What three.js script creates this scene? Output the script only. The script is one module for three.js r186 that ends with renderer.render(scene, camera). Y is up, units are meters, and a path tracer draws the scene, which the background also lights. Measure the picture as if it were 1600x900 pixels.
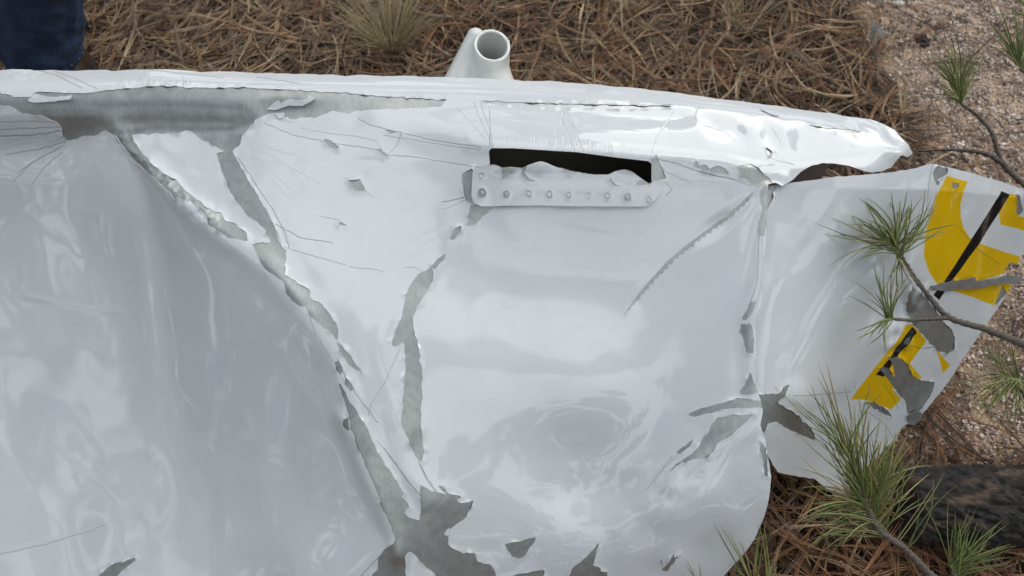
import * as THREE from 'three';
import { mergeGeometries, mergeVertices } from 'three/addons/utils/BufferGeometryUtils.js';
import { MarchingCubes } from 'three/addons/objects/MarchingCubes.js';
import { createNoise2D, createNoise3D } from 'simplex-noise';

// ---------------------------------------------------------------- camera, sky, sun, exposure
const scene = new THREE.Scene();
const rad = Math.PI / 180;
const PITCH = 60 * rad;                                   // the camera looks down at the wreck
const O = new THREE.Vector3(0, 0.385, 0);                 // middle of the wreck's skin
const EX = new THREE.Vector3(1, 0, 0);
const EY = new THREE.Vector3(0, Math.cos(PITCH), -Math.sin(PITCH));
const EN = new THREE.Vector3(0, Math.sin(PITCH), Math.cos(PITCH));
const D = 1172;                                           // mm from lens to the skin
const camera = new THREE.PerspectiveCamera(42, 16 / 9, 0.05, 400);
camera.position.copy(O).addScaledVector(EN, D / 1000);
camera.lookAt(O);
camera.focus = 1.16; camera.userData.fStop = 5;
camera.updateMatrixWorld(true);

function rng(seed) { let a = seed >>> 0; return () => { a = (a + 0x6D2B79F5) >>> 0; let t = a; t = Math.imul(t ^ (t >>> 15), t | 1); t ^= t + Math.imul(t ^ (t >>> 7), t | 61); return ((t ^ (t >>> 14)) >>> 0) / 4294967296; }; }
const n2 = createNoise2D(rng(11)), n3 = createNoise3D(rng(12)), n2b = createNoise2D(rng(13));
const fbm3 = (x, y, z, o = 4) => { let v = 0, a = 0.5, f = 1; for (let i = 0; i < o; i++) { v += a * n3(x * f, y * f, z * f); a *= 0.5; f *= 2.03; } return v; };
const fbm2 = (x, y, o = 4) => { let v = 0, a = 0.5, f = 1; for (let i = 0; i < o; i++) { v += a * n2(x * f, y * f); a *= 0.5; f *= 2.03; } return v; };
const ss = (a, b, x) => { const t = Math.min(1, Math.max(0, (x - a) / (b - a))); return t * t * (3 - 2 * t); };
const lerp = (a, b, t) => a + (b - a) * t;

const SUN = new THREE.Vector3().addScaledVector(EX, 0.58).addScaledVector(EY, 0.70).addScaledVector(EN, 0.38).normalize();
{
  const W = 1024, H = 512, data = new Float32Array(W * H * 4);
  for (let j = 0; j < H; j++) for (let i = 0; i < W; i++) {
    const lat = ((j + 0.5) / H - 0.5) * Math.PI, lon = ((i + 0.5) / W - 0.5) * 2 * Math.PI;
    const y = Math.sin(lat), c = Math.cos(lat), x = Math.cos(lon) * c, z = Math.sin(lon) * c;
    const e = Math.max(0, y), k = 1 / (0.18 + e);
    const cl = ss(-0.03, 0.17, fbm3(x * k * 1.15 + 3.1, z * k * 1.15 + 0.7, 2.2, 6) + 0.0);
    const b = lerp(1, 0.55, Math.pow(e, 0.5));
    const w = lerp(0.85, 1.0, fbm3(x * k * 2, z * k * 2, 7, 4) * 0.5 + 0.5) * 7;
    const q = (j * W + i) * 4;
    data[q] = lerp(0.48 * b, w * 0.95, cl * 0.85); data[q + 1] = lerp(0.86 * b, w, cl * 0.85); data[q + 2] = lerp(1.36 * b, w * 1.03, cl * 0.85); data[q + 3] = 1;
    if (y < 0) { data[q] = 0.3; data[q + 1] = 0.28; data[q + 2] = 0.26; }
  }
  const sky = new THREE.DataTexture(data, W, H, THREE.RGBAFormat, THREE.FloatType);
  sky.mapping = THREE.EquirectangularReflectionMapping; sky.magFilter = THREE.LinearFilter; sky.minFilter = THREE.LinearFilter; sky.needsUpdate = true;
  scene.background = sky; scene.environment = sky;
  scene.backgroundIntensity = 0.145; scene.environmentIntensity = 0.145;
}
const sun = new THREE.DirectionalLight(0xfffdf8, 1.5);
sun.position.copy(O).addScaledVector(SUN, 8); sun.target.position.copy(O); scene.add(sun, sun.target);
sun.castShadow = true; sun.shadow.radius = 115; sun.shadow.mapSize.set(2048, 2048);
Object.assign(sun.shadow.camera, { left: -3, right: 3, top: 3, bottom: -3, near: 0.5, far: 30 });
const renderer = new THREE.WebGLRenderer({ antialias: true });
renderer.setSize(1024, 576);
renderer.shadowMap.enabled = true; renderer.shadowMap.type = THREE.PCFSoftShadowMap;
renderer.toneMapping = THREE.LinearToneMapping; renderer.toneMappingExposure = 1.52;

// ---------------------------------------------------------------- helpers
// the wreck's own frame: s to the right and t downwards in mm along its skin, h mm out of it
const local = (s, t, h, v = new THREE.Vector3()) => v.set((s - 800) / 1000, (450 - t) / 1000, h / 1000);
const world = (s, t, h) => O.clone().addScaledVector(EX, (s - 800) / 1000).addScaledVector(EY, (450 - t) / 1000).addScaledVector(EN, h / 1000);
const put = (x, y, h) => [800 + (x - 800) * (1 - h / D), 450 + (y - 450) * (1 - h / D)];       // measured point at height h -> s, t
const at = (x, y, h) => { const [s, t] = put(x, y, h); return world(s, t, h); };
const onGround = (x, y, up = 0) => { const d = world(x, y, 0).sub(camera.position); return camera.position.clone().addScaledVector(d, (up - camera.position.y) / d.y); };
const used = {};
const numbered = (n) => { const k = used[n] = (used[n] ?? -1) + 1; return k ? `${n}_${String(k).padStart(3, '0')}` : n; };
const shade = (o) => { o.traverse((m) => { if (m.isMesh) { m.castShadow = m.receiveShadow = true; } }); return o; };
function mesh(name, geo, mat, parent = scene) { const m = new THREE.Mesh(geo, mat); m.name = parent === scene ? numbered(name) : name; m.castShadow = m.receiveShadow = true; parent.add(m); return m; }
function tag(o, label, category, group, kind) { o.userData.label = label; if (category) o.userData.category = category; if (group) o.userData.group = group; if (kind) o.userData.kind = kind; return o; }
function thing(name, label, category, pos, group) { const g = new THREE.Group(); g.name = numbered(name); if (pos) g.position.copy(pos); scene.add(g); return tag(g, label, category, group); }
function dataTex(w, h, f, srgb = true) {
  const d = new Uint8Array(w * h * 4);
  for (let j = 0; j < h; j++) for (let i = 0; i < w; i++) { const c = f(i / w, j / h, i, j), q = (j * w + i) * 4; d[q] = c[0]; d[q + 1] = c[1]; d[q + 2] = c[2]; d[q + 3] = 255; }
  const t = new THREE.DataTexture(d, w, h); t.wrapS = t.wrapT = THREE.RepeatWrapping; t.magFilter = THREE.LinearFilter; t.minFilter = THREE.LinearMipmapLinearFilter; t.generateMipmaps = true;
  if (srgb) t.colorSpace = THREE.SRGBColorSpace; t.needsUpdate = true; return t;
}
const grey = (v) => { v = Math.max(0, Math.min(255, v)); return [v, v, v]; };

// ---------------------------------------------------------------- the crumpled skin as height over its own plane
function delaunay(P) {
  const n = P.length, pts = P.concat([[-20000, -20000], [22000, -20000], [800, 30000]]);
  const circ = (a, b, c) => {
    const [ax, ay] = pts[a], [bx, by] = pts[b], [cx, cy] = pts[c], d = 2 * (ax * (by - cy) + bx * (cy - ay) + cx * (ay - by));
    const ux = ((ax * ax + ay * ay) * (by - cy) + (bx * bx + by * by) * (cy - ay) + (cx * cx + cy * cy) * (ay - by)) / d;
    const uy = ((ax * ax + ay * ay) * (cx - bx) + (bx * bx + by * by) * (ax - cx) + (cx * cx + cy * cy) * (bx - ax)) / d;
    return { a, b, c, ux, uy, r: (ax - ux) ** 2 + (ay - uy) ** 2 };
  };
  let T = [circ(n, n + 1, n + 2)];
  for (let i = 0; i < n; i++) {
    const [x, y] = pts[i], E = new Map(), keep = [];
    for (const t of T) {
      if ((x - t.ux) ** 2 + (y - t.uy) ** 2 < t.r) for (const [p, q] of [[t.a, t.b], [t.b, t.c], [t.c, t.a]]) { const k = p < q ? p + '_' + q : q + '_' + p; E.has(k) ? E.set(k, null) : E.set(k, [p, q]); }
      else keep.push(t);
    }
    T = keep; for (const e of E.values()) if (e) T.push(circ(e[0], e[1], i));
  }
  return T.filter((t) => t.a < n && t.b < n && t.c < n);
}
const FS = 4, FX = -120, FY = 60, FW = 480, FH = 262;                 // field cells of 4 mm
function boxBlur(src, w, h, r) {
  const tmp = new Float32Array(w * h), out = new Float32Array(w * h);
  for (let j = 0; j < h; j++) for (let i = 0; i < w; i++) { let s = 0; for (let k = -r; k <= r; k++) s += src[j * w + Math.min(w - 1, Math.max(0, i + k))]; tmp[j * w + i] = s / (2 * r + 1); }
  for (let j = 0; j < h; j++) for (let i = 0; i < w; i++) { let s = 0; for (let k = -r; k <= r; k++) s += tmp[Math.min(h - 1, Math.max(0, j + k)) * w + i]; out[j * w + i] = s / (2 * r + 1); }
  return out;
}
function segDist(x, y, a, b) { const dx = b[0] - a[0], dy = b[1] - a[1], l = dx * dx + dy * dy || 1e-9; let u = ((x - a[0]) * dx + (y - a[1]) * dy) / l; u = u < 0 ? 0 : u > 1 ? 1 : u; return Math.hypot(x - a[0] - u * dx, y - a[1] - u * dy); }
function makeField(points, creases, rBig, rSmall, soft) {
  const P = points.map(([x, y, h]) => [...put(x, y, h), h]), T = delaunay(P);
  const lin = new Float32Array(FW * FH);
  for (let j = 0; j < FH; j++) for (let i = 0; i < FW; i++) { let bd = 1e9, bh = 0; const x = FX + i * FS, y = FY + j * FS; for (const p of P) { const d = (p[0] - x) ** 2 + (p[1] - y) ** 2; if (d < bd) { bd = d; bh = p[2]; } } lin[j * FW + i] = bh; }
  for (const t of T) {
    const [A, B, C] = [P[t.a], P[t.b], P[t.c]], den = (B[1] - C[1]) * (A[0] - C[0]) + (C[0] - B[0]) * (A[1] - C[1]);
    const i0 = Math.max(0, Math.ceil((Math.min(A[0], B[0], C[0]) - FX) / FS)), i1 = Math.min(FW - 1, Math.floor((Math.max(A[0], B[0], C[0]) - FX) / FS));
    const j0 = Math.max(0, Math.ceil((Math.min(A[1], B[1], C[1]) - FY) / FS)), j1 = Math.min(FH - 1, Math.floor((Math.max(A[1], B[1], C[1]) - FY) / FS));
    for (let j = j0; j <= j1; j++) for (let i = i0; i <= i1; i++) {
      const x = FX + i * FS, y = FY + j * FS, u = ((B[1] - C[1]) * (x - C[0]) + (C[0] - B[0]) * (y - C[1])) / den, v = ((C[1] - A[1]) * (x - C[0]) + (A[0] - C[0]) * (y - C[1])) / den, w = 1 - u - v;
      if (u > -1e-6 && v > -1e-6 && w > -1e-6) lin[j * FW + i] = u * A[2] + v * B[2] + w * C[2];
    }
  }
  const b1 = boxBlur(boxBlur(boxBlur(lin, FW, FH, rSmall), FW, FH, rSmall), FW, FH, 1), b2 = boxBlur(boxBlur(boxBlur(lin, FW, FH, rBig), FW, FH, rBig), FW, FH, rBig);
  const near = new Float32Array(FW * FH);
  for (const c of creases) {
    const [L, wd = 26] = c, q = L.map(([x, y]) => [x, y]);
    for (let k = 1; k < q.length; k++) {
      const a = q[k - 1], b = q[k];
      for (let j = Math.max(0, Math.floor((Math.min(a[1], b[1]) - 90 - FY) / FS)); j < Math.min(FH, (Math.max(a[1], b[1]) + 90 - FY) / FS); j++)
        for (let i = Math.max(0, Math.floor((Math.min(a[0], b[0]) - 90 - FX) / FS)); i < Math.min(FW, (Math.max(a[0], b[0]) + 90 - FX) / FS); i++) {
          const d = segDist(FX + i * FS, FY + j * FS, a, b), v = 1 - ss(wd * 0.2, wd * 3.4, d); if (v > near[j * FW + i]) near[j * FW + i] = v;
        }
    }
  }
  const F = new Float32Array(FW * FH); for (let k = 0; k < F.length; k++) F[k] = lerp(b2[k], b1[k], near[k]);
  if (soft) { const b3 = boxBlur(boxBlur(boxBlur(lin, FW, FH, 16), FW, FH, 16), FW, FH, 12); for (let k = 0; k < F.length; k++) F[k] = lerp(F[k], b3[k], soft(FX + (k % FW) * FS, FY + Math.floor(k / FW) * FS)); }
  const cub = (p0, p1, p2, p3, t) => p1 + 0.5 * t * (p2 - p0 + t * (2 * p0 - 5 * p1 + 4 * p2 - p3 + t * (3 * (p1 - p2) + p3 - p0)));
  return (s, t) => {
    const x = Math.min(FW - 3.001, Math.max(1, (s - FX) / FS)), y = Math.min(FH - 3.001, Math.max(1, (t - FY) / FS)), i = Math.floor(x), j = Math.floor(y), u = x - i, v = y - j, r = [];
    for (let k = -1; k < 3; k++) { const q = (j + k) * FW + i; r.push(cub(F[q - 1], F[q], F[q + 1], F[q + 2], u)); }
    return cub(r[0], r[1], r[2], r[3], v);
  };
}
// clipped sheets
const ragged = (poly, amp, seed, step = 7, closed = true) => {
  const R = rng(seed), out = [], n = poly.length;
  for (let i = 0; i < (closed ? n : n - 1); i++) {
    const a = poly[i], b = poly[(i + 1) % n], l = Math.hypot(b[0] - a[0], b[1] - a[1]), k = Math.max(1, Math.round(l / step)), nx = -(b[1] - a[1]) / (l || 1), ny = (b[0] - a[0]) / (l || 1);
    out.push(a); for (let j = 1; j < k; j++) { const o = (R() - 0.5) * 2 * amp * (R() < 0.25 ? 1.6 : 0.7), u = (j + (R() - 0.5) * 0.5) / k; out.push([lerp(a[0], b[0], u) + nx * o, lerp(a[1], b[1], u) + ny * o]); }
  }
  if (!closed) out.push(poly[n - 1]);
  return out;
};
function inside(x, y, p) { let c = false; for (let i = 0, j = p.length - 1; i < p.length; j = i++) if ((p[i][1] > y) !== (p[j][1] > y) && x < (p[j][0] - p[i][0]) * (y - p[i][1]) / (p[j][1] - p[i][1]) + p[i][0]) c = !c; return c; }
function stamp(arr, G, poly, margin, sign) {                            // arr = min(arr, sign * signed distance), negative inside for sign 1
  let x0 = 1e9, x1 = -1e9, y0 = 1e9, y1 = -1e9; for (const [x, y] of poly) { x0 = Math.min(x0, x); x1 = Math.max(x1, x); y0 = Math.min(y0, y); y1 = Math.max(y1, y); }
  const i0 = sign > 0 ? Math.max(0, Math.floor((x0 - margin - G.x) / G.d)) : 0, i1 = sign > 0 ? Math.min(G.w - 1, Math.ceil((x1 + margin - G.x) / G.d)) : G.w - 1;
  const j0 = sign > 0 ? Math.max(0, Math.floor((y0 - margin - G.y) / G.d)) : 0, j1 = sign > 0 ? Math.min(G.h - 1, Math.ceil((y1 + margin - G.y) / G.d)) : G.h - 1;
  for (let j = j0; j <= j1; j++) for (let i = i0; i <= i1; i++) {
    const x = G.x + i * G.d, y = G.y + j * G.d; let m = 1e9;
    for (let k = 0, p = poly.length - 1; k < poly.length; p = k++) { const a = poly[p], b = poly[k]; if (Math.min(a[0], b[0]) - x > m || x - Math.max(a[0], b[0]) > m || Math.min(a[1], b[1]) - y > m || y - Math.max(a[1], b[1]) > m) continue; const d = segDist(x, y, a, b); if (d < m) m = d; }
    const v = (inside(x, y, poly) ? -m : m) * sign, q = j * G.w + i; if (v < arr[q]) arr[q] = v;
  }
}
const TX = -80, TY = 60, TW = 1790, TH = 1010;                          // area of the paint texture, mm
function sheetGeo(G, keep, height, { thick = 1, back = true, extra = null, floor = 0 } = {}) {
  const st = [], ex = [], idx = [], vid = new Int32Array(G.w * G.h).fill(-1), eid = new Map();
  const V = (q) => { if (vid[q] < 0) { vid[q] = st.length; st.push([G.x + (q % G.w) * G.d, G.y + Math.floor(q / G.w) * G.d]); ex.push(extra ? extra[q] : 0); } return vid[q]; };
  const E = (a, b) => { const lo = Math.min(a, b), hi = Math.max(a, b), k = lo * 4000000 + hi; let v = eid.get(k); if (v === undefined) { const u = keep[lo] / (keep[lo] - keep[hi]), A = [G.x + (lo % G.w) * G.d, G.y + Math.floor(lo / G.w) * G.d], B = [G.x + (hi % G.w) * G.d, G.y + Math.floor(hi / G.w) * G.d]; v = st.length; st.push([lerp(A[0], B[0], u), lerp(A[1], B[1], u)]); ex.push(extra ? lerp(extra[lo], extra[hi], u) : 0); eid.set(k, v); } return v; };
  const tri = (a, b, c) => {
    const v = [a, b, c], out = [];
    for (let k = 0; k < 3; k++) { const p = v[k], q = v[(k + 1) % 3]; if (keep[p] > 0) out.push(V(p)); if ((keep[p] > 0) !== (keep[q] > 0)) out.push(E(p, q)); }
    for (let k = 2; k < out.length; k++) idx.push(out[0], out[k - 1], out[k]);
  };
  for (let j = 0; j < G.h - 1; j++) for (let i = 0; i < G.w - 1; i++) {
    const a = j * G.w + i, b = a + 1, c = a + G.w, d = c + 1; if (keep[a] <= 0 && keep[b] <= 0 && keep[c] <= 0 && keep[d] <= 0) continue;
    if ((i + j) & 1) { tri(a, c, b); tri(b, c, d); } else { tri(a, c, d); tri(a, d, b); }
  }
  const n = st.length, pos = new Float32Array(n * 3), uv = new Float32Array(n * 2), p = new THREE.Vector3();
  for (let k = 0; k < n; k++) { const [s, t] = st[k]; local(s, t, height(s, t, ex[k]), p); pos.set([p.x, p.y, p.z], k * 3); uv[k * 2] = (s - TX) / TW; uv[k * 2 + 1] = 1 - (t - TY) / TH; }
  const g = new THREE.BufferGeometry(); g.setAttribute('position', new THREE.BufferAttribute(pos, 3)); g.setAttribute('uv', new THREE.BufferAttribute(uv, 2)); g.setIndex(idx); g.computeVertexNormals();
  const N = g.attributes.normal.array, cnt = new Map();
  for (let k = 0; k < idx.length; k += 3) for (let e = 0; e < 3; e++) { const a = idx[k + e], b = idx[k + (e + 1) % 3]; cnt.set(a * 4000000 + b, 1); }
  const wp = [], wu = [], wi = [], lo = (k, o) => pos[k * 3 + o] - N[k * 3 + o] * thick / 1000;
  for (const key of cnt.keys()) { const a = Math.floor(key / 4000000), b = key % 4000000; if (cnt.has(b * 4000000 + a)) continue; const q = wp.length / 3; for (const k of [a, b]) { wp.push(pos[k * 3], pos[k * 3 + 1], pos[k * 3 + 2], lo(k, 0), lo(k, 1), lo(k, 2)); wu.push(uv[k * 2], uv[k * 2 + 1], uv[k * 2], uv[k * 2 + 1]); } wi.push(q, q + 1, q + 2, q + 2, q + 1, q + 3); }
  const parts = [g];
  if (wp.length) { const w = new THREE.BufferGeometry(); w.setAttribute('position', new THREE.Float32BufferAttribute(wp, 3)); w.setAttribute('uv', new THREE.Float32BufferAttribute(wu, 2)); w.setIndex(wi); w.computeVertexNormals(); parts.push(w); }
  if (back) { const bp = new Float32Array(n * 3); for (let k = 0; k < n; k++) for (let o = 0; o < 3; o++) bp[k * 3 + o] = lo(k, o); const bk = new THREE.BufferGeometry(); bk.setAttribute('position', new THREE.BufferAttribute(bp, 3)); bk.setAttribute('uv', new THREE.BufferAttribute(uv.slice(), 2)); const bi = idx.slice(); for (let k = 0; k < bi.length; k += 3) { const x = bi[k]; bi[k] = bi[k + 1]; bi[k + 1] = x; } bk.setIndex(bi); bk.computeVertexNormals(); parts.push(bk); }
  return mergeGeometries(parts);
}
function gridFor(poly, d) { let x0 = 1e9, x1 = -1e9, y0 = 1e9, y1 = -1e9; for (const [x, y] of poly) { x0 = Math.min(x0, x); x1 = Math.max(x1, x); y0 = Math.min(y0, y); y1 = Math.max(y1, y); } return { x: x0 - 2 * d, y: y0 - 2 * d, d, w: Math.ceil((x1 - x0) / d) + 5, h: Math.ceil((y1 - y0) / d) + 5 }; }

// ---------------------------------------------------------------- wreck: main skin
const TOPX = [-110, 100, 250, 400, 550, 700, 850, 1000, 1150, 1250, 1350], TOPY = [108, 110, 109, 114, 118, 121, 126, 138, 158, 171, 186];
const topAt = (x) => { let k = 1; while (k < TOPX.length - 1 && TOPX[k] < x) k++; return lerp(TOPY[k - 1], TOPY[k], (x - TOPX[k - 1]) / (TOPX[k] - TOPX[k - 1])); };
const mainPts = [];
for (let x = -110; x <= 1430; x += 45) {
  const y = topAt(x), L = ss(640, 420, x), r = ss(1180, 1400, x);
  mainPts.push([x, y - 30, -95], [x, y - 2, -34 - 6 * r], [x, y + 12, lerp(-2, -14, r)], [x, y + 26, lerp(10, 0, r) + 8 * L]);
  if (x < 400) mainPts.push([x, y + 46, 22], [x, y + 64, 22], [x, y + 84, 6]);
  else if (x < 520) mainPts.push([x, y + 42, 18], [x, y + 58, 15]);
  else mainPts.push([x, y + 42, 14]);
}
const deep = (str) => ptsOf(str).map(([x, y, h]) => [x, y, h * 1.22]);
const ptsOf = (str) => str.trim().split(/\s+/).map((q) => q.split(',').map(Number));
mainPts.push(...deep(`
 -110,250,-46 0,250,-34 100,240,-20 195,222,2 -110,400,-92 0,400,-78 120,400,-60 225,300,-8 234,380,-28 240,450,-44 246,520,-54 252,600,-62 258,680,-68 262,750,-70 0,600,-104 120,600,-86 -110,600,-116
 0,750,-112 120,750,-96 145,828,-84 0,860,-104 -110,860,-114 70,848,-94 0,905,-106 130,905,-92 262,880,-62 -110,1040,-90 60,1040,-80 250,1040,-55 480,1040,-14
 190,210,6 224,258,18 257,292,28 291,325,37 321,352,45 355,377,52 390,400,58 434,438,65 470,482,69 497,516,71 527,560,73 545,610,73 560,655,72 580,700,70 600,745,66 620,790,60 637,850,50 655,930,26 690,1040,-30
 300,430,6 340,540,2 330,680,-34 380,600,12 420,690,0 420,780,-10 330,800,-48 350,880,-40 450,850,10 540,820,36 500,930,30 470,600,38
 395,205,16 430,215,20 380,262,30 335,270,24 300,255,14 370,330,38 450,330,42 430,260,28 500,205,20 550,205,22 600,205,26 550,300,38 520,400,52 560,440,58 600,380,46 650,300,36 690,260,34 590,520,66 600,600,70 620,680,68 640,760,62 660,800,56
 735,330,40 690,390,42 648,450,50 625,530,58 645,600,60 655,700,58 700,780,50
 600,190,24 680,200,32 760,185,28 760,228,46 830,200,34 830,236,50 900,205,36 900,240,52 1000,210,36 1000,248,50 1050,200,26 1040,245,46 1100,200,24 1120,240,40 1180,210,24 1180,255,42
 770,330,40 850,330,40 950,330,40 1020,315,42 1050,290,44 1120,285,44 780,262,46 900,268,46 1000,280,46
 850,390,25 790,430,29 735,472,34 720,540,56 790,560,47 700,650,54 700,590,56 850,470,20 930,420,18 960,450,20 900,520,30 850,560,40
 900,580,54 930,600,57 880,620,52 935,650,42 900,680,25 850,720,2 900,740,-16 960,735,-16 1000,690,12 850,650,36 800,720,32 1010,600,26 980,540,27
 1180,297,36 1145,330,33 1100,362,26 1040,412,21 1000,455,21 970,502,23
 1080,450,28 1130,400,35 1165,350,40 1195,300,42 1188,360,46 1185,420,50 1165,500,54 1172,560,54 1172,610,56 1080,540,36
 1100,640,46 1150,650,52 1190,680,52 1200,740,44 1197,800,24 1162,862,-8 1110,920,-34 1050,740,48 1080,800,42 1000,790,36 940,860,16 860,800,20 830,860,6 760,800,30 745,850,24 780,905,-4 880,930,-20 1000,920,-18 760,1040,-45 900,1040,-60 1020,1040,-60
 1230,200,16 1230,250,30 1225,285,34 1290,205,8 1290,255,26 1350,215,-4 1360,268,20 1400,220,-20 1425,240,-24 1395,262,4 1450,240,-40 1300,300,20 1260,330,30 1260,450,40 1260,600,45 1260,750,30`));
const crease1 = ptsOf('190,210 230,252 265,285 330,345 400,392 445,430 480,475 527,560 560,655 600,745 637,850 655,930');
const crease2 = ptsOf('735,330 690,390 648,450 625,530 645,600 655,700 700,780 690,840');
const serrated = ptsOf('1180,297 1140,334 1105,360 1070,386 1040,412 1015,440 990,470 976,490 970,502');
const hBase = makeField(mainPts, [
  [crease1, 16], [crease2, 12], [serrated.slice(0, -2), 6],
  [ptsOf('-110,150 400,150 760,165 1150,190 1400,220'), 40],
  [ptsOf('-110,195 350,198'), 24],
  [ptsOf('740,232 880,240 1020,250 1120,262 1200,280'), 10],
  [ptsOf('1195,300 1185,420 1165,500 1172,610 1190,690'), 12],
  [ptsOf('240,320 244,450 250,580'), 26],
  [ptsOf('1100,640 1190,640'), 10], [ptsOf('1043,738 1120,670 1190,640'), 10],
], 8, 2, (s, t) => Math.max(ss(262, 190, s) * ss(215, 285, t), 0.8 * ss(300, 340, s) * ss(470, 400, s) * ss(520, 600, t), 0.6 * ss(740, 820, s) * ss(1160, 1080, s) * ss(330, 390, t) * ss(800, 720, t)));
const ridge = (s, t, L, w) => { let m = 1e9; for (let k = 1; k < L.length; k++) m = Math.min(m, segDist(s, t, L[k - 1], L[k])); return Math.exp(-(m * m) / (w * w)); };
const R1 = ptsOf('8,712 60,758 110,790 140,818'), R2 = ptsOf('-20,464 60,478 115,490 150,488'), R3 = ptsOf('0,866 70,850 140,829 165,820'), R4 = ptsOf('80,300 170,295 240,318');
const FOLD = ptsOf('552,640 572,690 590,730 606,770 622,812 632,845'), FOLD2 = ptsOf('195,222 240,272 300,318 345,345');
const hMain = (s, t) => {
  let h = hBase(s, t) + 0.7 * n2(s * 0.005, t * 0.005) + 0.04 * n2b(s * 0.021, t * 0.021);
  if (s < 320) h += 0.45 * ridge(s, t, R1, 3) + 0.6 * ridge(s, t, R2, 4) + 2.2 * n2b(s * 0.0045 + 4, t * 0.0045) * ss(290, 190, s);
  if (s > 480 && s < 690 && t > 540) h += 6 * ridge(s, t, FOLD, 15);
  if (s > 170 && s < 460 && t < 430 && t > 190) { const g = ridge(s, t, FOLD2, 16); if (g > 0.01) h += g * (2.5 + 1.6 * n2(s * 0.05, t * 0.05) + 0.9 * n2b(s * 0.14, t * 0.14)); }
  const u = ss(1010, 1060, s) * ss(300, 240, t) * ss(150, 190, t) * ss(1260, 1190, s); if (u > 0) h += u * 1.7 * n2(s * 0.013 + 9, t * 0.016);
  const w = ss(930, 1010, s) * ss(690, 760, t); if (w > 0) h += w * (2.8 * n2(s * 0.011 + 3, t * 0.009) + 0.15 * n2b(s * 0.03, t * 0.02));
  return h;
};
const fit = (field) => ([x, y]) => { let s = x, t = y; for (let k = 0; k < 6; k++) [s, t] = put(x, y, field(s, t)); return [s, t]; };
const fitM = fit(hMain);
const polys = (str) => str.trim().split('\n').map((l) => ptsOf(l));

// outline of the main skin, the slot cut through it, and the places where the paint has come off
const topEdge = []; for (let x = -100; x <= 1360; x += 20) topEdge.push([x, topAt(x) + 1.5 * n2(x * 0.02, 5) + 0.8 * n2(x * 0.1, 2)]);
const mainOutline = [...topEdge, ...ptsOf('1375,192 1398,203 1412,220 1426,240 1418,246 1408,243 1400,252 1392,262 1378,268 1362,270 1345,266 1325,259 1305,256 1285,255 1268,259 1252,268 1240,280 1222,291 1212,286 1200,288 1198,330 1197,370 1192,420 1190,470 1180,500 1182,550 1180,600 1192,640 1188,665 1197,690 1200,715 1205,745 1202,775 1193,810 1180,840 1160,868 1135,895 1110,925 1080,985 900,1000 700,1010 500,1005 300,1000 100,995 -100,990')];
const slot = ptsOf('764,236 768,232 800,232 850,235 900,238 960,246 1012,252 1018,256 1018,284 1010,290 960,284 900,282 850,276 800,275 775,270 766,262');
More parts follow.
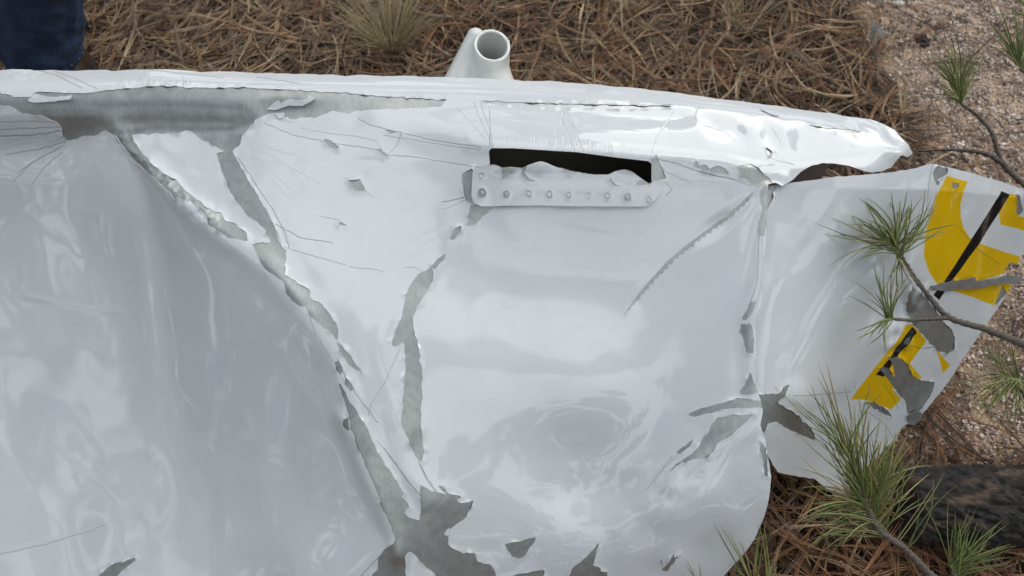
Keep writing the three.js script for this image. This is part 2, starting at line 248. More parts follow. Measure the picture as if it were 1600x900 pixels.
const bareMain = polys(`-110,140 0,143 22,152 48,152 58,144 115,146 145,145 165,141 245,135 280,136 330,138 345,137 400,138 440,140 520,144 600,151 700,156 694,160 690,167 560,173 545,178 520,173 512,177 498,182 480,184 455,187 435,179 420,178 408,184 400,187 392,196 385,206 378,213 376,226 364,236 352,236 336,229 325,221 312,216 300,206 290,204 280,209 205,210 180,212 165,204 155,210 105,220 100,215 97,200 90,191 82,189 68,181 35,178 15,166 0,164 -110,158
352,237 362,233 376,262 388,282 410,318 430,353 440,385 448,392 446,398 425,390 420,370 411,356 386,336 361,302 346,266 338,240
180,208 203,209 220,235 240,258 252,268 275,280 285,292 300,305 325,325 333,329 345,331 350,340 354,346 370,350 384,362 387,374 392,381 412,378 425,384 420,400 408,412 401,394 398,385 388,377 376,375 362,372 345,363 326,352 324,340 303,318 285,312 277,308 275,312 268,302 255,290 240,276 222,262 205,245 190,225
395,383 425,380 447,392 448,420 446,429 470,445 486,455 484,463 489,469 500,472 515,490 527,510 529,527 527,532 515,520 497,505 482,491 478,479 470,479 455,471 446,456 443,441 430,431 412,419 405,405
527,531 545,552 566,583 546,571 531,551
522,565 530,564 536,578 533,586 526,580
540,589 546,594 554,608 548,612 538,601
527,592 533,600 545,625 560,645 575,670 590,705 605,730 620,750 630,768 628,776 640,792 633,797 640,808 656,812 656,770 657,757 680,770 677,760 690,758 702,771 722,775 712,780 720,786 740,780 735,796 725,812 710,822 694,835 701,838 700,850 712,858 725,866 728,862 742,864 745,875 755,881 765,880 772,890 776,903 850,890 852,925 690,925 680,897 665,886 650,868 640,861 633,870 634,930 582,930 582,896 590,890 590,873 600,858 615,849 618,842 605,811 592,786 595,783 580,750 568,720 560,705 555,690 545,650 535,620
736,320 772,325 758,336 741,351 727,353
722,352 720,361 708,376 703,373 710,358
696,395 694,406 681,421 672,418 685,404
673,418 678,426 677,438 670,450 655,475 645,495 646,512 655,545 660,580 660,610 657,640 660,690 663,706 660,718 655,723 640,690 627,662 629,640 632,600 634,570 632,538 628,534 622,541 613,541 612,535 622,510 628,492 632,475 635,462 632,460 645,440 660,425
788,850 838,839 832,851 818,870 810,874 800,870
880,920 895,886 912,873 918,868 936,847 930,870 926,882 935,885 940,890 930,893 949,893 944,925
1032,870 1038,888 1056,857 1052,871 1061,866 1043,893 1034,893
1073,648 1090,640 1110,634 1140,625 1150,621 1195,627 1195,636 1170,638 1140,638 1110,645 1085,651
1041,740 1055,725 1080,710 1095,690 1097,685 1107,672 1112,662 1120,652 1140,648 1177,646 1165,660 1140,680 1120,692 1115,705 1100,715 1085,717 1065,722
1056,707 1084,684 1081,692 1062,709
1190,287 1214,287 1207,302 1202,320 1194,331 1197,345 1194,369 1183,367 1185,352 1190,330 1188,310
1172,472 1182,470 1176,488 1165,501 1157,498 1167,485
1157,505 1172,505 1178,530 1177,552 1165,551 1160,525 1154,520
1170,578 1178,600 1182,614 1159,617 1155,612 1165,600
506,216 515,219 531,230 528,233 512,227
589,235 595,232 606,243 600,245
544,282 563,280 572,298 555,299
528,344 543,353 531,352
599,202 626,208 610,210
1018,249 1025,241 1030,254 1036,264 1041,279 1018,284
1082,260 1087,251 1092,260 1102,257 1108,265 1120,259 1129,261 1138,273 1110,269
1150,261 1172,256 1184,262 1196,275 1207,286 1180,293 1171,285 1158,275
748,158 840,161 900,163 1000,166 1080,166 1000,171 950,170 840,167 760,163
138,912 175,882 216,869 206,880 190,893 170,915
722,272 738,262 742,280 738,318 728,314 724,298
537,655 545,652 547,672 540,673 535,665
1188,690 1196,700 1200,745 1193,742 1191,716 1186,700
1262,196 1290,200 1330,203 1352,208 1320,208 1280,204
1195,230 1206,237 1200,246`);
{ // torn, toothed crack
  const a = [], b = [], R = rng(5); let acc = 0;
  for (let k = 1; k < serrated.length; k++) {
    const p = serrated[k - 1], q = serrated[k], l = Math.hypot(q[0] - p[0], q[1] - p[1]), nx = (q[1] - p[1]) / l, ny = -(q[0] - p[0]) / l;
    for (let u = 0; u < l; u += 2.6) { const x = lerp(p[0], q[0], u / l), y = lerp(p[1], q[1], u / l), e = Math.min(1, (acc + u) / 25, (300 - acc - u) / 60), tooth = ((acc + u) % 11) / 11; b.push([x - nx * 1.2 * e, y - ny * 1.2 * e]); a.push([x + nx * (0.4 + 1.6 * Math.max(0, e) + 6.5 * tooth * e * (0.6 + 0.6 * R())), y + ny * (0.4 + 1.6 * Math.max(0, e) + 6.5 * tooth * e)]); }
    acc += l;
  }
  bareMain.push([...a, ...b.reverse()]);
}
// ---------------------------------------------------------------- wreck: end panel with the yellow and black lettering
const endPts = deep(`1150,250,36 1150,300,40 1150,400,44 1150,520,48 1150,620,46 1150,700,36 1205,285,36 1205,350,38 1205,450,40 1205,560,36 1205,620,32 1205,690,14 1300,270,34 1300,340,30 1300,430,24 1300,520,16 1300,600,8 1300,660,-14 1250,610,28 1235,585,24 1260,640,20 1260,700,-10 1215,740,-14 1280,760,-24 1330,815,-40
 1400,262,30 1400,340,24 1400,430,16 1400,520,4 1340,620,-4 1400,640,-30 1440,570,-20 1455,258,26 1455,330,14 1450,430,2 1480,262,16 1500,330,-6 1530,278,-4 1530,400,-30 1490,480,-24 1480,560,-56 1430,665,-64 1600,296,-58 1570,350,-60 1600,390,-84 1560,460,-76 1660,310,-95 1650,450,-110 1550,600,-90 1450,800,-80 1150,800,0
 1425,470,-14 1440,500,-34 1460,520,-20 1470,560,-46`);
const hEndBase = makeField(endPts, [[ptsOf('1455,258 1440,400 1425,500 1335,625'), 14], [ptsOf('1190,690 1190,620 1200,560 1205,300'), 12], [ptsOf('1188,620 1230,605 1270,640'), 14]], 10, 3);
const hEnd = (s, t) => hEndBase(s, t) - 10 * ss(1300, 1180, s) - 0.28 * Math.max(0, t - 300) * ss(1180, 1420, s) + 0.6 * n2(s * 0.006 + 5, t * 0.006) + ss(1415, 1450, s) * (0.8 * n2(s * 0.022, t * 0.014) + 0.10 * n2b(s * 0.05, t * 0.05)) + 5 * ss(1405, 1440, s) * ss(1500, 1470, s) * ss(430, 460, t) * ss(585, 550, t) * n2b(s * 0.035 + 2, t * 0.025);
const fitE = fit(hEnd);
const endOutline = ptsOf('1172,286 1186,292 1205,290 1240,285 1300,277 1350,273 1400,268 1430,263 1448,257 1458,256 1466,258 1480,261 1510,268 1540,277 1570,286 1600,296 1640,305 1628,340 1606,372 1598,395 1590,412 1578,410 1570,420 1572,432 1584,434 1580,446 1568,468 1553,490 1538,512 1520,538 1500,566 1490,585 1470,612 1452,634 1438,650 1428,664 1418,662 1408,668 1400,688 1380,702 1362,735 1340,782 1330,812 1314,808 1302,772 1272,748 1215,738 1192,700 1178,640 1172,560 1175,480 1180,400 1185,330');
const bareEnd = polys(`1180,616 1212,616 1222,606 1233,601 1226,618 1214,630 1235,640 1252,655 1268,670 1274,688 1250,679 1225,668 1214,659 1200,662 1191,680 1180,690
1183,288 1214,287 1207,302 1202,320 1194,331 1197,345 1194,369 1183,367
1425,446 1449,468 1470,498 1487,515 1492,528 1490,546 1479,555 1460,545 1447,530 1425,507 1415,486 1418,463
1385,557 1407,560 1420,571 1425,587 1439,595 1460,597 1457,611 1441,637 1428,651 1417,645 1414,627 1401,613 1391,597 1372,575 1383,573 1398,589 1393,568
1348,627 1367,629 1385,640 1396,653 1377,645
1450,449 1467,443 1520,435 1520,440 1546,438 1563,432 1581,433 1585,439 1546,442 1530,448 1494,450 1474,453 1458,454
1462,260 1480,262 1479,272 1460,284 1456,272
1487,285 1498,286 1497,294 1488,295
1462,283 1467,283 1467,289 1462,289
1565,446 1573,458 1560,472 1554,476
1586,304 1593,306 1598,330 1592,338 1587,332 1588,318`);
const marks = {
  yellow: polys(`1479,275 1511,284 1505,299 1500,320 1500.5,341 1505,357 1515,372 1529,380 1593,401 1589,418 1560,430 1520,442 1485,442 1463,443 1451,424 1443,400 1445,368 1453,339 1463,304
1577,303.5 1587,304 1590,338 1611,341 1611,365 1589,357 1563,351 1560,333
1485,453 1520,444 1552,440 1583,445 1565,467 1552,477 1520,464
1416,507 1425,508 1447,533 1421,568 1440,590 1393,608 1407,624 1392,640 1372,632 1348,624 1329,624 1380,557
1460,541 1471,557 1484,571 1473,583 1467,560`),
  black: polys(`1564,299 1577,304 1531,379 1488,437 1477,453 1467,469 1458,461 1476,438
1425,511 1432,520 1399,560 1387,579 1380,589 1368,585 1372,581 1392,557`),
};

// ---------------------------------------------------------------- paint texture (colour, fine relief)
const TWpx = 2048, THpx = Math.round(2048 * TH / TW), TK = TWpx / TW;
const canvas = (fill) => { const c = document.createElement('canvas'); c.width = TWpx; c.height = THpx; const x = c.getContext('2d'); x.fillStyle = fill; x.fillRect(0, 0, TWpx, THpx); x.setTransform(TK, 0, 0, TK, -TX * TK, -TY * TK); x.lineCap = x.lineJoin = 'round'; return [c, x]; };
const [colC, col] = canvas('#dcdee0'), [bumpC, bmp] = canvas('#808080');
const path = (x, L, close) => { x.beginPath(); L.forEach(([a, b], i) => i ? x.lineTo(a, b) : x.moveTo(a, b)); if (close) x.closePath(); };
{
  const R = rng(77);
  // faint blotches of grime and film over the paint
  for (let k = 0; k < 900; k++) { col.fillStyle = `rgba(${R() < 0.5 ? '184,186,186' : '216,220,226'},${0.03 + 0.05 * R()})`; col.beginPath(); col.ellipse(TX + R() * TW, TY + R() * TH, 6 + 50 * R() * R(), 4 + 22 * R() * R(), R() * 3, 0, 7); col.fill(); }
  for (let k = 0; k < 1400; k++) { const g = 90 + 90 * R(); col.fillStyle = `rgba(${g},${g - 6},${g - 14},${0.12 + 0.35 * R() * R()})`; col.beginPath(); col.arc(TX + R() * TW, TY + R() * TH, 0.3 + 0.8 * R() * R() * R(), 0, 7); col.fill(); }
  for (let k = 0; k < 170; k++) { const x = TX + R() * TW, y = TY + R() * TH, a = R() * 6.3, l = 6 + 60 * R() * R(); col.strokeStyle = `rgba(120,124,130,${0.08 + 0.14 * R()})`; col.lineWidth = 0.5; path(col, [[x, y], [x + Math.cos(a) * l, y + Math.sin(a) * l]]); col.stroke(); }
  // lettering
  for (const [key, c] of [['yellow', '#e6b800'], ['black', '#101113']]) for (const p of marks[key]) { col.fillStyle = c; path(col, p.map(fitE), true); col.fill(); }
  // cracks in the paint
  const crack = (L, w = 1, f = fitM, dark = 0.8) => { const r = ragged(L.map(f), 0.7, Math.floor(L[0][0] * 31 + L[0][1]), 6, false); col.strokeStyle = `rgba(70,74,80,${dark})`; col.lineWidth = w * 1.0; path(col, r); col.stroke(); bmp.strokeStyle = '#303030'; bmp.lineWidth = w * 1.1; path(bmp, r); bmp.stroke(); bmp.strokeStyle = 'rgba(190,190,190,0.6)'; bmp.lineWidth = 1.2; path(bmp, r.map(([a, b]) => [a - 1.4, b - 1.6])); bmp.stroke(); };
  for (const L of polys(`440,385 475,396 500,403 540,414
545,417 570,420 590,422 601,426
632,418 648,418 660,424
363,246 392,290 418,332 434,362 442,392
372,246 400,288 428,330 446,366 452,388
356,242 380,284 404,320
470,200 515,209 560,214 590,222 598,236
412,192 460,212 520,224 590,234 604,242
606,243 650,246 700,254 748,262
606,243 620,228 627,210
560,186 580,196 620,206 680,220 752,230
600,212 680,225 750,234
1052,175 1040,196 1026,214 1019,232 1018,246
880,172 878,188 888,212 898,236
893,190 902,214 912,238
868,212 870,200 880,190
85,111 120,124 152,139
60,110 90,118 128,138
0,191 60,190 106,193
0,203 60,200 98,198
0,213 50,212 96,205
10,242 60,234 103,222 104,216
30,270 60,248 100,228
20,286 50,256 92,232
50,290 70,262 98,238
685,330 708,322 726,313
690,316 712,312 728,308
500,338 530,344 542,353
540,278 548,284
571,298 582,308
750,158 755,175 766,205 770,232
740,160 752,190 764,214 768,230
712,166 740,196 762,222
765,172 766,200 765,230
1020,244 1040,252 1075,262 1110,274 1180,286
1024,262 1048,272 1080,286
1038,284 1050,296 1040,306
1030,250 1060,256 1090,268 1140,280 1175,290
1186,350 1184,400 1182,440 1172,475
1190,370 1192,410 1188,450 1180,480
483,490 492,520 508,545 520,566
527,560 540,590 560,620 590,660
576,650 580,630 600,600 625,545
529,532 545,555 570,590
600,700 640,755 658,775
590,688 622,730 655,772
640,690 665,745 700,790
560,905 582,880 615,850
632,868 630,905
1050,712 1030,740 1010,765
1062,705 1036,735
1205,200 1215,215 1222,230
1200,246 1216,252 1240,258
1090,170 1084,184 1100,196 1130,205 1150,222
0,866 70,851 140,830 165,820
232,110 300,116 350,122
400,120 440,126 470,132
820,160 900,163 1000,166 1050,164
705,812 720,800
540,165 548,178
430,350 470,372 520,380`)) crack(L, 0.55 + 0.45 * R(), fitM, 0.28 + 0.38 * R());
  for (const L of polys(`1456,258 1450,290 1446,330
1500,360 1530,392 1560,412
1240,618 1290,616 1330,612
1420,540 1440,545 1465,541
1378,600 1395,620 1404,640
1350,640 1380,660 1400,690
1445,545 1480,540`)) crack(L, 0.9, fitE, 0.5);
  // wrinkle fans and fine crazing beside the slot and the folds
  const fan = (x, y, a0, a1, n, l0, l1, al = 0.28) => { for (let k = 0; k < n; k++) { const a = (a0 + (a1 - a0) * (k + R() * 0.7) / n) * rad, l = l0 + (l1 - l0) * R(), b = l0 * 0.4 * R(); crack([[x + Math.cos(a) * b, y + Math.sin(a) * b], [x + Math.cos(a + 0.06) * l * 0.6, y + Math.sin(a + 0.06) * l * 0.6], [x + Math.cos(a) * l, y + Math.sin(a) * l]], 0.5, fitM, 0.6 * al * (0.5 + R())); } };
  fan(766, 232, 200, 290, 6, 15, 50, 0.15); fan(1018, 250, 215, 320, 7, 15, 50, 0.15); fan(1040, 285, -10, 50, 5, 30, 90, 0.12); fan(740, 335, 110, 160, 5, 40, 150, 0.15); fan(104, 215, 140, 195, 12, 40, 110); fan(380, 210, 20, 75, 10, 40, 150, 0.22); fan(640, 800, 245, 262, 9, 90, 250, 0.22); fan(1190, 640, 120, 160, 12, 60, 220, 0.2); fan(700, 870, 185, 230, 8, 20, 90, 0.25);
  for (let k = 0; k < 70; k++) { const x = 780 + 230 * R(), y = 232 + (x - 780) * 0.07; crack([[x, y - 2], [x + 3 * (R() - 0.5), y - 8 - 16 * R()]], 0.45, fitM, 0.16); }
  for (let k = 0; k < 26; k++) { const x = 180 + 120 * R(); crack([[x, 134], [x + 2 * (R() - 0.5), 128 - 8 * R()]], 0.6, fitM, 0.35); }
  // grain of the coat
  bmp.setTransform(1, 0, 0, 1, 0, 0); const im = bmp.getImageData(0, 0, TWpx, THpx), dd = im.data, Q = rng(9);
  for (let j = 0; j < THpx; j++) for (let i = 0; i < TWpx; i++) { const v = 1.6 * n2(i * 0.06, j * 0.06) + 1.2 * (Q() - 0.5), q = (j * TWpx + i) * 4; dd[q] += v; dd[q + 1] += v; dd[q + 2] += v; }
  bmp.putImageData(im, 0, 0);
}
const colT = new THREE.CanvasTexture(colC); colT.colorSpace = THREE.SRGBColorSpace; const bumpT = new THREE.CanvasTexture(bumpC);
const paintMat = new THREE.MeshPhysicalMaterial({ map: colT, bumpMap: bumpT, bumpScale: 0.0006, roughness: 0.04, ior: 1.72 });
// bare, hand-polished aluminium
const metalTex = dataTex(512, 512, (u, v, i, j) => { const a = Math.cos(u * 6.2832), b = Math.sin(u * 6.2832), c = Math.cos(v * 6.2832), d = Math.sin(v * 6.2832); const st = n3(a * 34 + c, b * 34 + d, c * 4 + 3); const bl = fbm3(a * 2 + 5, b * 2 + c * 2, d * 2, 3); return grey(205 + 10 * st + 16 * bl + 9 * n2(i * 0.9, j * 0.25)); });
const metalRough = dataTex(512, 512, (u, v, i, j) => grey(100 + 8 * n2(i * 0.05, j * 0.02) + 8 * n2b(i * 0.16, j * 0.07) + 5 * n2b(i * 0.7, j * 0.25)), false);
for (const t of [metalTex, metalRough]) t.repeat.set(7, 4);
const metalMat = new THREE.MeshStandardMaterial({ map: metalTex, roughnessMap: metalRough, color: new THREE.Color(0.80, 0.80, 0.775), metalness: 0.8, roughness: 1.0 });
const primerMat = new THREE.MeshStandardMaterial({ color: new THREE.Color(0.10, 0.105, 0.085), roughness: 0.75, metalness: 0.0 });

// ---------------------------------------------------------------- build the wreck
const wreck = thing('aircraft_wreckage', 'crumpled white painted sheet metal from an aircraft, paint cracked off along its folds', 'wreckage', O);
wreck.rotation.x = -PITCH;
function buildSheet(name, outline, hole, bare, field, f, d, paintName) {
  const out = ragged(outline.map(f), 0.7, 3, 8), G = gridFor(out, d), keep = new Float32Array(G.w * G.h).fill(1e6), hol = hole && hole.map(f);
  stamp(keep, G, out, 0, -1); if (hol) stamp(keep, G, hol, 20, 1);
  const sk = mesh(name, sheetGeo(G, keep, field, { thick: 1.2 }), metalMat, wreck);
  const pk = keep.slice(); const dist = new Float32Array(G.w * G.h).fill(30); bare.forEach((b, i) => stamp(dist, G, ragged(b.map(f), 1.5, 100 + i, 6), 30, 1));
  for (let k = 0; k < pk.length; k++) pk[k] = Math.min(pk[k] - 0.3, dist[k]);
  const lift = (s, t, e) => { const c = Math.max(0, 1 - Math.max(0, e) / 9) * (s > 940 && s < 1185 && t > 290 && t < 530 ? 0.1 : 1), m = Math.max(0, n2(s * 0.035 + 7, t * 0.035) + 0.15); return field(s, t) + 0.7 + c * c * (0.3 + 2.4 * m * m); };
  const p = mesh(paintName, sheetGeo(G, pk, lift, { thick: 0.7, back: false, extra: dist }), paintMat, wreck);
  return [sk, p];
}
{
  const [sk, p] = buildSheet('metal_skin', mainOutline, slot, bareMain, hMain, fitM, 2.6, 'paint_coat');
  tag(sk, 'bare grey aluminium showing where the paint has flaked off'); tag(p, 'glossy white paint with cracks');
  const [sk2, p2] = buildSheet('metal_skin', endOutline, null, bareEnd, hEnd, fitE, 2.2, 'paint_coat');
  sk2.name = 'end_panel'; tag(sk2, 'bare metal of the bent end panel'); p2.name = 'marked_paint_coat'; tag(p2, 'white paint with yellow and black lettering');
}
{ // the skin wraps round behind the rolled edge down towards the ground
  const P = [], I = [], U = [], n = topEdge.length; const prof = [[0, 0], [-6, -22], [2, -60], [25, -120], [70, -200], [130, -300]];
  topEdge.forEach((e, i) => { const q = fitM(e), h = hMain(q[0], q[1]); prof.forEach(([dt, dh], k) => { const v = local(q[0], q[1] + dt + 1.2, h + dh - (k ? 0 : 1)); P.push(v.x, v.y, v.z); U.push(q[0] / 300, dh / 300); }); if (i) for (let k = 0; k < prof.length - 1; k++) { const a = (i - 1) * prof.length + k, b = a + prof.length; I.push(a, a + 1, b, b, a + 1, b + 1); } });
  const g = new THREE.BufferGeometry(); g.setAttribute('position', new THREE.Float32BufferAttribute(P, 3)); g.setAttribute('uv', new THREE.Float32BufferAttribute(U, 2)); g.setIndex(I); g.computeVertexNormals();
  tag(mesh('rear_skin', g, new THREE.MeshPhysicalMaterial({ color: new THREE.Color(0.74, 0.75, 0.76), roughness: 0.4, side: THREE.DoubleSide }), wreck), 'white skin behind the rolled edge');
}
{ // ribs, web and floor that close the box behind the slot
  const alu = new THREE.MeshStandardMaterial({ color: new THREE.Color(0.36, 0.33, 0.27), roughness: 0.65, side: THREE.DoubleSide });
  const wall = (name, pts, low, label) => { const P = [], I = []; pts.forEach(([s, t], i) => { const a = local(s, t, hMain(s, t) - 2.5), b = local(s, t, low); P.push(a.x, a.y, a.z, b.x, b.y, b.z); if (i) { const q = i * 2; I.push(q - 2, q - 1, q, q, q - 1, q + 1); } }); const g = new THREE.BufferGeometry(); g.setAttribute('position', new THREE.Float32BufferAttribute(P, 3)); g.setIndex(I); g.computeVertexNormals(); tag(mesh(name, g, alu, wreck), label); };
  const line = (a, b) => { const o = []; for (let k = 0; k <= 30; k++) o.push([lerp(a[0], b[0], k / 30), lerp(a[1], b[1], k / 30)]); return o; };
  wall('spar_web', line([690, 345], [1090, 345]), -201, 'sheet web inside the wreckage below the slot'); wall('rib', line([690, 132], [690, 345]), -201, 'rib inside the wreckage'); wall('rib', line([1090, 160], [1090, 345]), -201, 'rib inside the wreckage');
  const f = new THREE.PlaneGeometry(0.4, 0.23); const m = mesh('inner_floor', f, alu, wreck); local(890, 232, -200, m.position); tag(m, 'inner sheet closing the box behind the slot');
}
{ // riveted strip below the slot
  const base = (s, t) => hMain(s, t) + 5 + 9 * ss(292, 262, t) * (0.7 + 0.5 * n2(s * 0.025 + 1, 3));
  const f = fit(base), ol = ptsOf('737,290 738,270 742,262 756,260 772,257 784,262 800,261 816,262 824,258 836,254 846,252 858,256 872,262 900,269 930,273 950,273 960,268 976,265 990,270 1004,280 1016,288 1020,282 1036,283 1034,296 1026,312 1010,323 960,323 900,323 840,321 790,322 752,323 741,318 736,306');
  const out = ragged(ol.map(f), 0.5, 21, 5), G = gridFor(out, 1.7), keep = new Float32Array(G.w * G.h).fill(1e6); stamp(keep, G, out, 0, -1);
  const strip = mesh('riveted_strip', sheetGeo(G, keep, base, { thick: 3.2 }), metalMat, wreck); tag(strip, 'curled metal strip with a row of rivets below the slot');
  const bare = polys('784,262 816,263 818,262 790,278 785,282\n818,260 824,259 820,270 828,280 840,284 822,282 814,272\n994,285 1004,279 1018,289 994,290\n960,272 954,280 962,289 972,290 958,291 950,282');
  const dist = new Float32Array(G.w * G.h).fill(30); bare.forEach((b, i) => stamp(dist, G, ragged(b.map(f), 0.6, 300 + i, 5), 20, 1));
  const riv = [[752, 275], [753, 302], [791, 304], [826, 303], [858, 304], [888, 305], [920, 305], [949, 306], [980, 309], [1013, 312]];
  const RR = rng(4); riv.forEach(([x, y], i) => { const c = []; for (let k = 0; k < 14; k++) { const a = k / 14 * 6.283, r = [5, 8, 6.5, 5.5, 6, 5, 4, 5, 7, 5][i] * (0.85 + 0.3 * RR()); c.push([x + Math.cos(a) * r * 0.85, y + Math.sin(a) * r]); } stamp(dist, G, c.map(f), 10, 1); });
  const pk = keep.map((v, k) => Math.min(v - 0.4, dist[k]));
  mesh('paint_coat', sheetGeo(G, pk, (s, t, e) => base(s, t) + 0.5 + 0.6 * Math.max(0, 1 - Math.max(0, e) / 5), { thick: 0.6, back: false, extra: dist }), paintMat, strip);
  const dome = new THREE.LatheGeometry([[0, 0.5], [1.8, 0.48], [3.0, 0.36], [3.6, 0.1], [3.7, -1]].reverse().map(([x, y]) => new THREE.Vector2(x / 1000, y / 1000)), 18); dome.rotateX(Math.PI / 2);
  const rp = new THREE.MeshPhysicalMaterial({ color: new THREE.Color(0.66, 0.67, 0.68), roughness: 0.35 });
  riv.forEach(([x, y], i) => { const [s, t] = f([x, y]), m = mesh('rivet', dome, [0, 3, 4, 5, 6, 7, 9].includes(i) ? rp : metalMat, strip); local(s, t, base(s, t) + 0.2, m.position); });
}
{ // peeled flakes of paint standing clear of the metal
  const flake = (pts, lift, tilt, f, field, label) => { const q = ragged(pts.map(f), 0.8, pts[0][0], 6), G = gridFor(q, 1.6), keep = new Float32Array(G.w * G.h).fill(1e6); stamp(keep, G, q, 0, -1); const [x0, y0] = q[0]; const m = mesh('paint_flake', sheetGeo(G, keep, (s, t) => field(s, t) + lift + tilt * Math.hypot(s - x0, t - y0) / 10 + 0.5 * n2(s * 0.04, t * 0.04), { thick: 0.8 }), paintMat, wreck); return tag(m, label); };
  for (const [p, l, t] of [['44,157 55,161 80,160 113,157 117,150 104,152 78,152 57,147', 2, 0.5], ['417,172 426,164 436,157 440,163 455,155 463,158 485,155 482,151 497,154 486,161 474,167 452,166 430,173', 3, 0.5], ['428,178 446,176 445,184 436,186', 2.5, 0.3], ['655,812 640,808 632,800 640,793 648,802', 2, 0.7], ['672,756 656,720 690,765 700,772 680,768', 1.5, 0.4], ['1190,168 1210,176 1217,182 1205,180 1188,172', 3, 0.4], ['693,835 702,823 705,836', 1.5, 0.6], ['742,862 757,868 755,878 746,876', 1.5, 0.6]]) flake(ptsOf(p), l, t, fitM, hMain, 'loose curl of white paint on the bare metal');
  for (const [p, l, t] of [['1450,452 1467,443 1520,433 1520,439 1546,436 1563,431 1581,431 1590,436 1583,443 1546,445 1530,450 1494,452 1474,455', 3, 0.5], ['1418,660 1428,664 1440,648 1432,640 1415,650', 3, 0.8]]) flake(ptsOf(p), l, t, fitE, hEnd, 'peeled strip of skin on the lettered end panel').material = metalMat;
}
{ // white cast fitting with a round socket, standing up behind the rolled edge
  const N = 74, mc = new MarchingCubes(N, new THREE.MeshStandardMaterial(), false, false, 400000), half = 0.095, C = new THREE.Vector3(...local(...put(752, 92, -75), -75).toArray());
  const Lp = (x, y, h) => local(...put(x, y, h), h).sub(C);
  const top = Lp(769, 71, -42), mid = Lp(764, 92, -82), base = Lp(758, 146, -120), rb = Lp(743, 58, -66), rt = Lp(712, 140, -90), ax = top.clone().sub(mid).normalize();
  const capsule = (p, a, b, ra, rb2) => { const ab = b.clone().sub(a), u = Math.max(0, Math.min(1, p.clone().sub(a).dot(ab) / ab.lengthSq())); return p.distanceTo(a.clone().addScaledVector(ab, u)) - lerp(ra, rb2, u); };
  const smin = (a, b, k) => { const h = Math.max(0, Math.min(1, 0.5 + 0.5 * (b - a) / k)); return lerp(b, a, h) - k * h * (1 - h); };
  const p = new THREE.Vector3();
  for (let k = 0; k < N; k++) for (let j = 0; j < N; j++) for (let i = 0; i < N; i++) {
    p.set((i - N / 2) / (N / 2) * half, (j - N / 2) / (N / 2) * half, (k - N / 2) / (N / 2) * half);
    const rel = p.clone().sub(top), along = rel.dot(ax), r = Math.sqrt(Math.max(0, rel.lengthSq() - along * along));
    let d = Math.max(r - 0.030, along, -along - 0.055);
    d = smin(d, capsule(p, mid.clone().addScaledVector(ax, -0.012), base, 0.028, 0.068), 0.028);
    d = smin(d, capsule(p, rb, rt, 0.015, 0.026), 0.008);
    d = Math.max(d, -Math.max(r - 0.0245, -along - 0.19));
    d = Math.max(d, Math.abs(p.x) - half * 0.94, Math.abs(p.y) - half * 0.94, Math.abs(p.z) - half * 0.94);
    mc.field[i + j * N + k * N * N] = -d;
  }
  mc.isolation = 0; mc.update();
  const g = new THREE.BufferGeometry(), c = mc.count ?? mc.geometry.drawRange.count; g.setAttribute('position', new THREE.BufferAttribute(mc.positionArray.slice(0, c * 3), 3)); g.scale(half, half, half);
  const gm = mergeVertices(g, 1e-5); gm.computeVertexNormals();
  const fitting = mesh('socket_fitting', gm, new THREE.MeshPhysicalMaterial({ color: new THREE.Color(0.80, 0.80, 0.77), roughness: 0.32, clearcoat: 0.5 }), wreck); fitting.position.copy(C); tag(fitting, 'white cast fitting with a round open socket');
  const bore = new THREE.CylinderGeometry(0.0243, 0.0243, 0.17, 40, 1, true), disc = new THREE.CircleGeometry(0.0243, 40); disc.rotateX(-Math.PI / 2); disc.translate(0, -0.085, 0);
  const bm = mesh('bore', mergeGeometries([bore, disc]), new THREE.MeshStandardMaterial({ color: new THREE.Color(0.70, 0.71, 0.69), roughness: 0.6, side: THREE.DoubleSide }), fitting);
  bm.quaternion.setFromUnitVectors(new THREE.Vector3(0, 1, 0), ax); bm.position.copy(top).addScaledVector(ax, -0.0885);
}

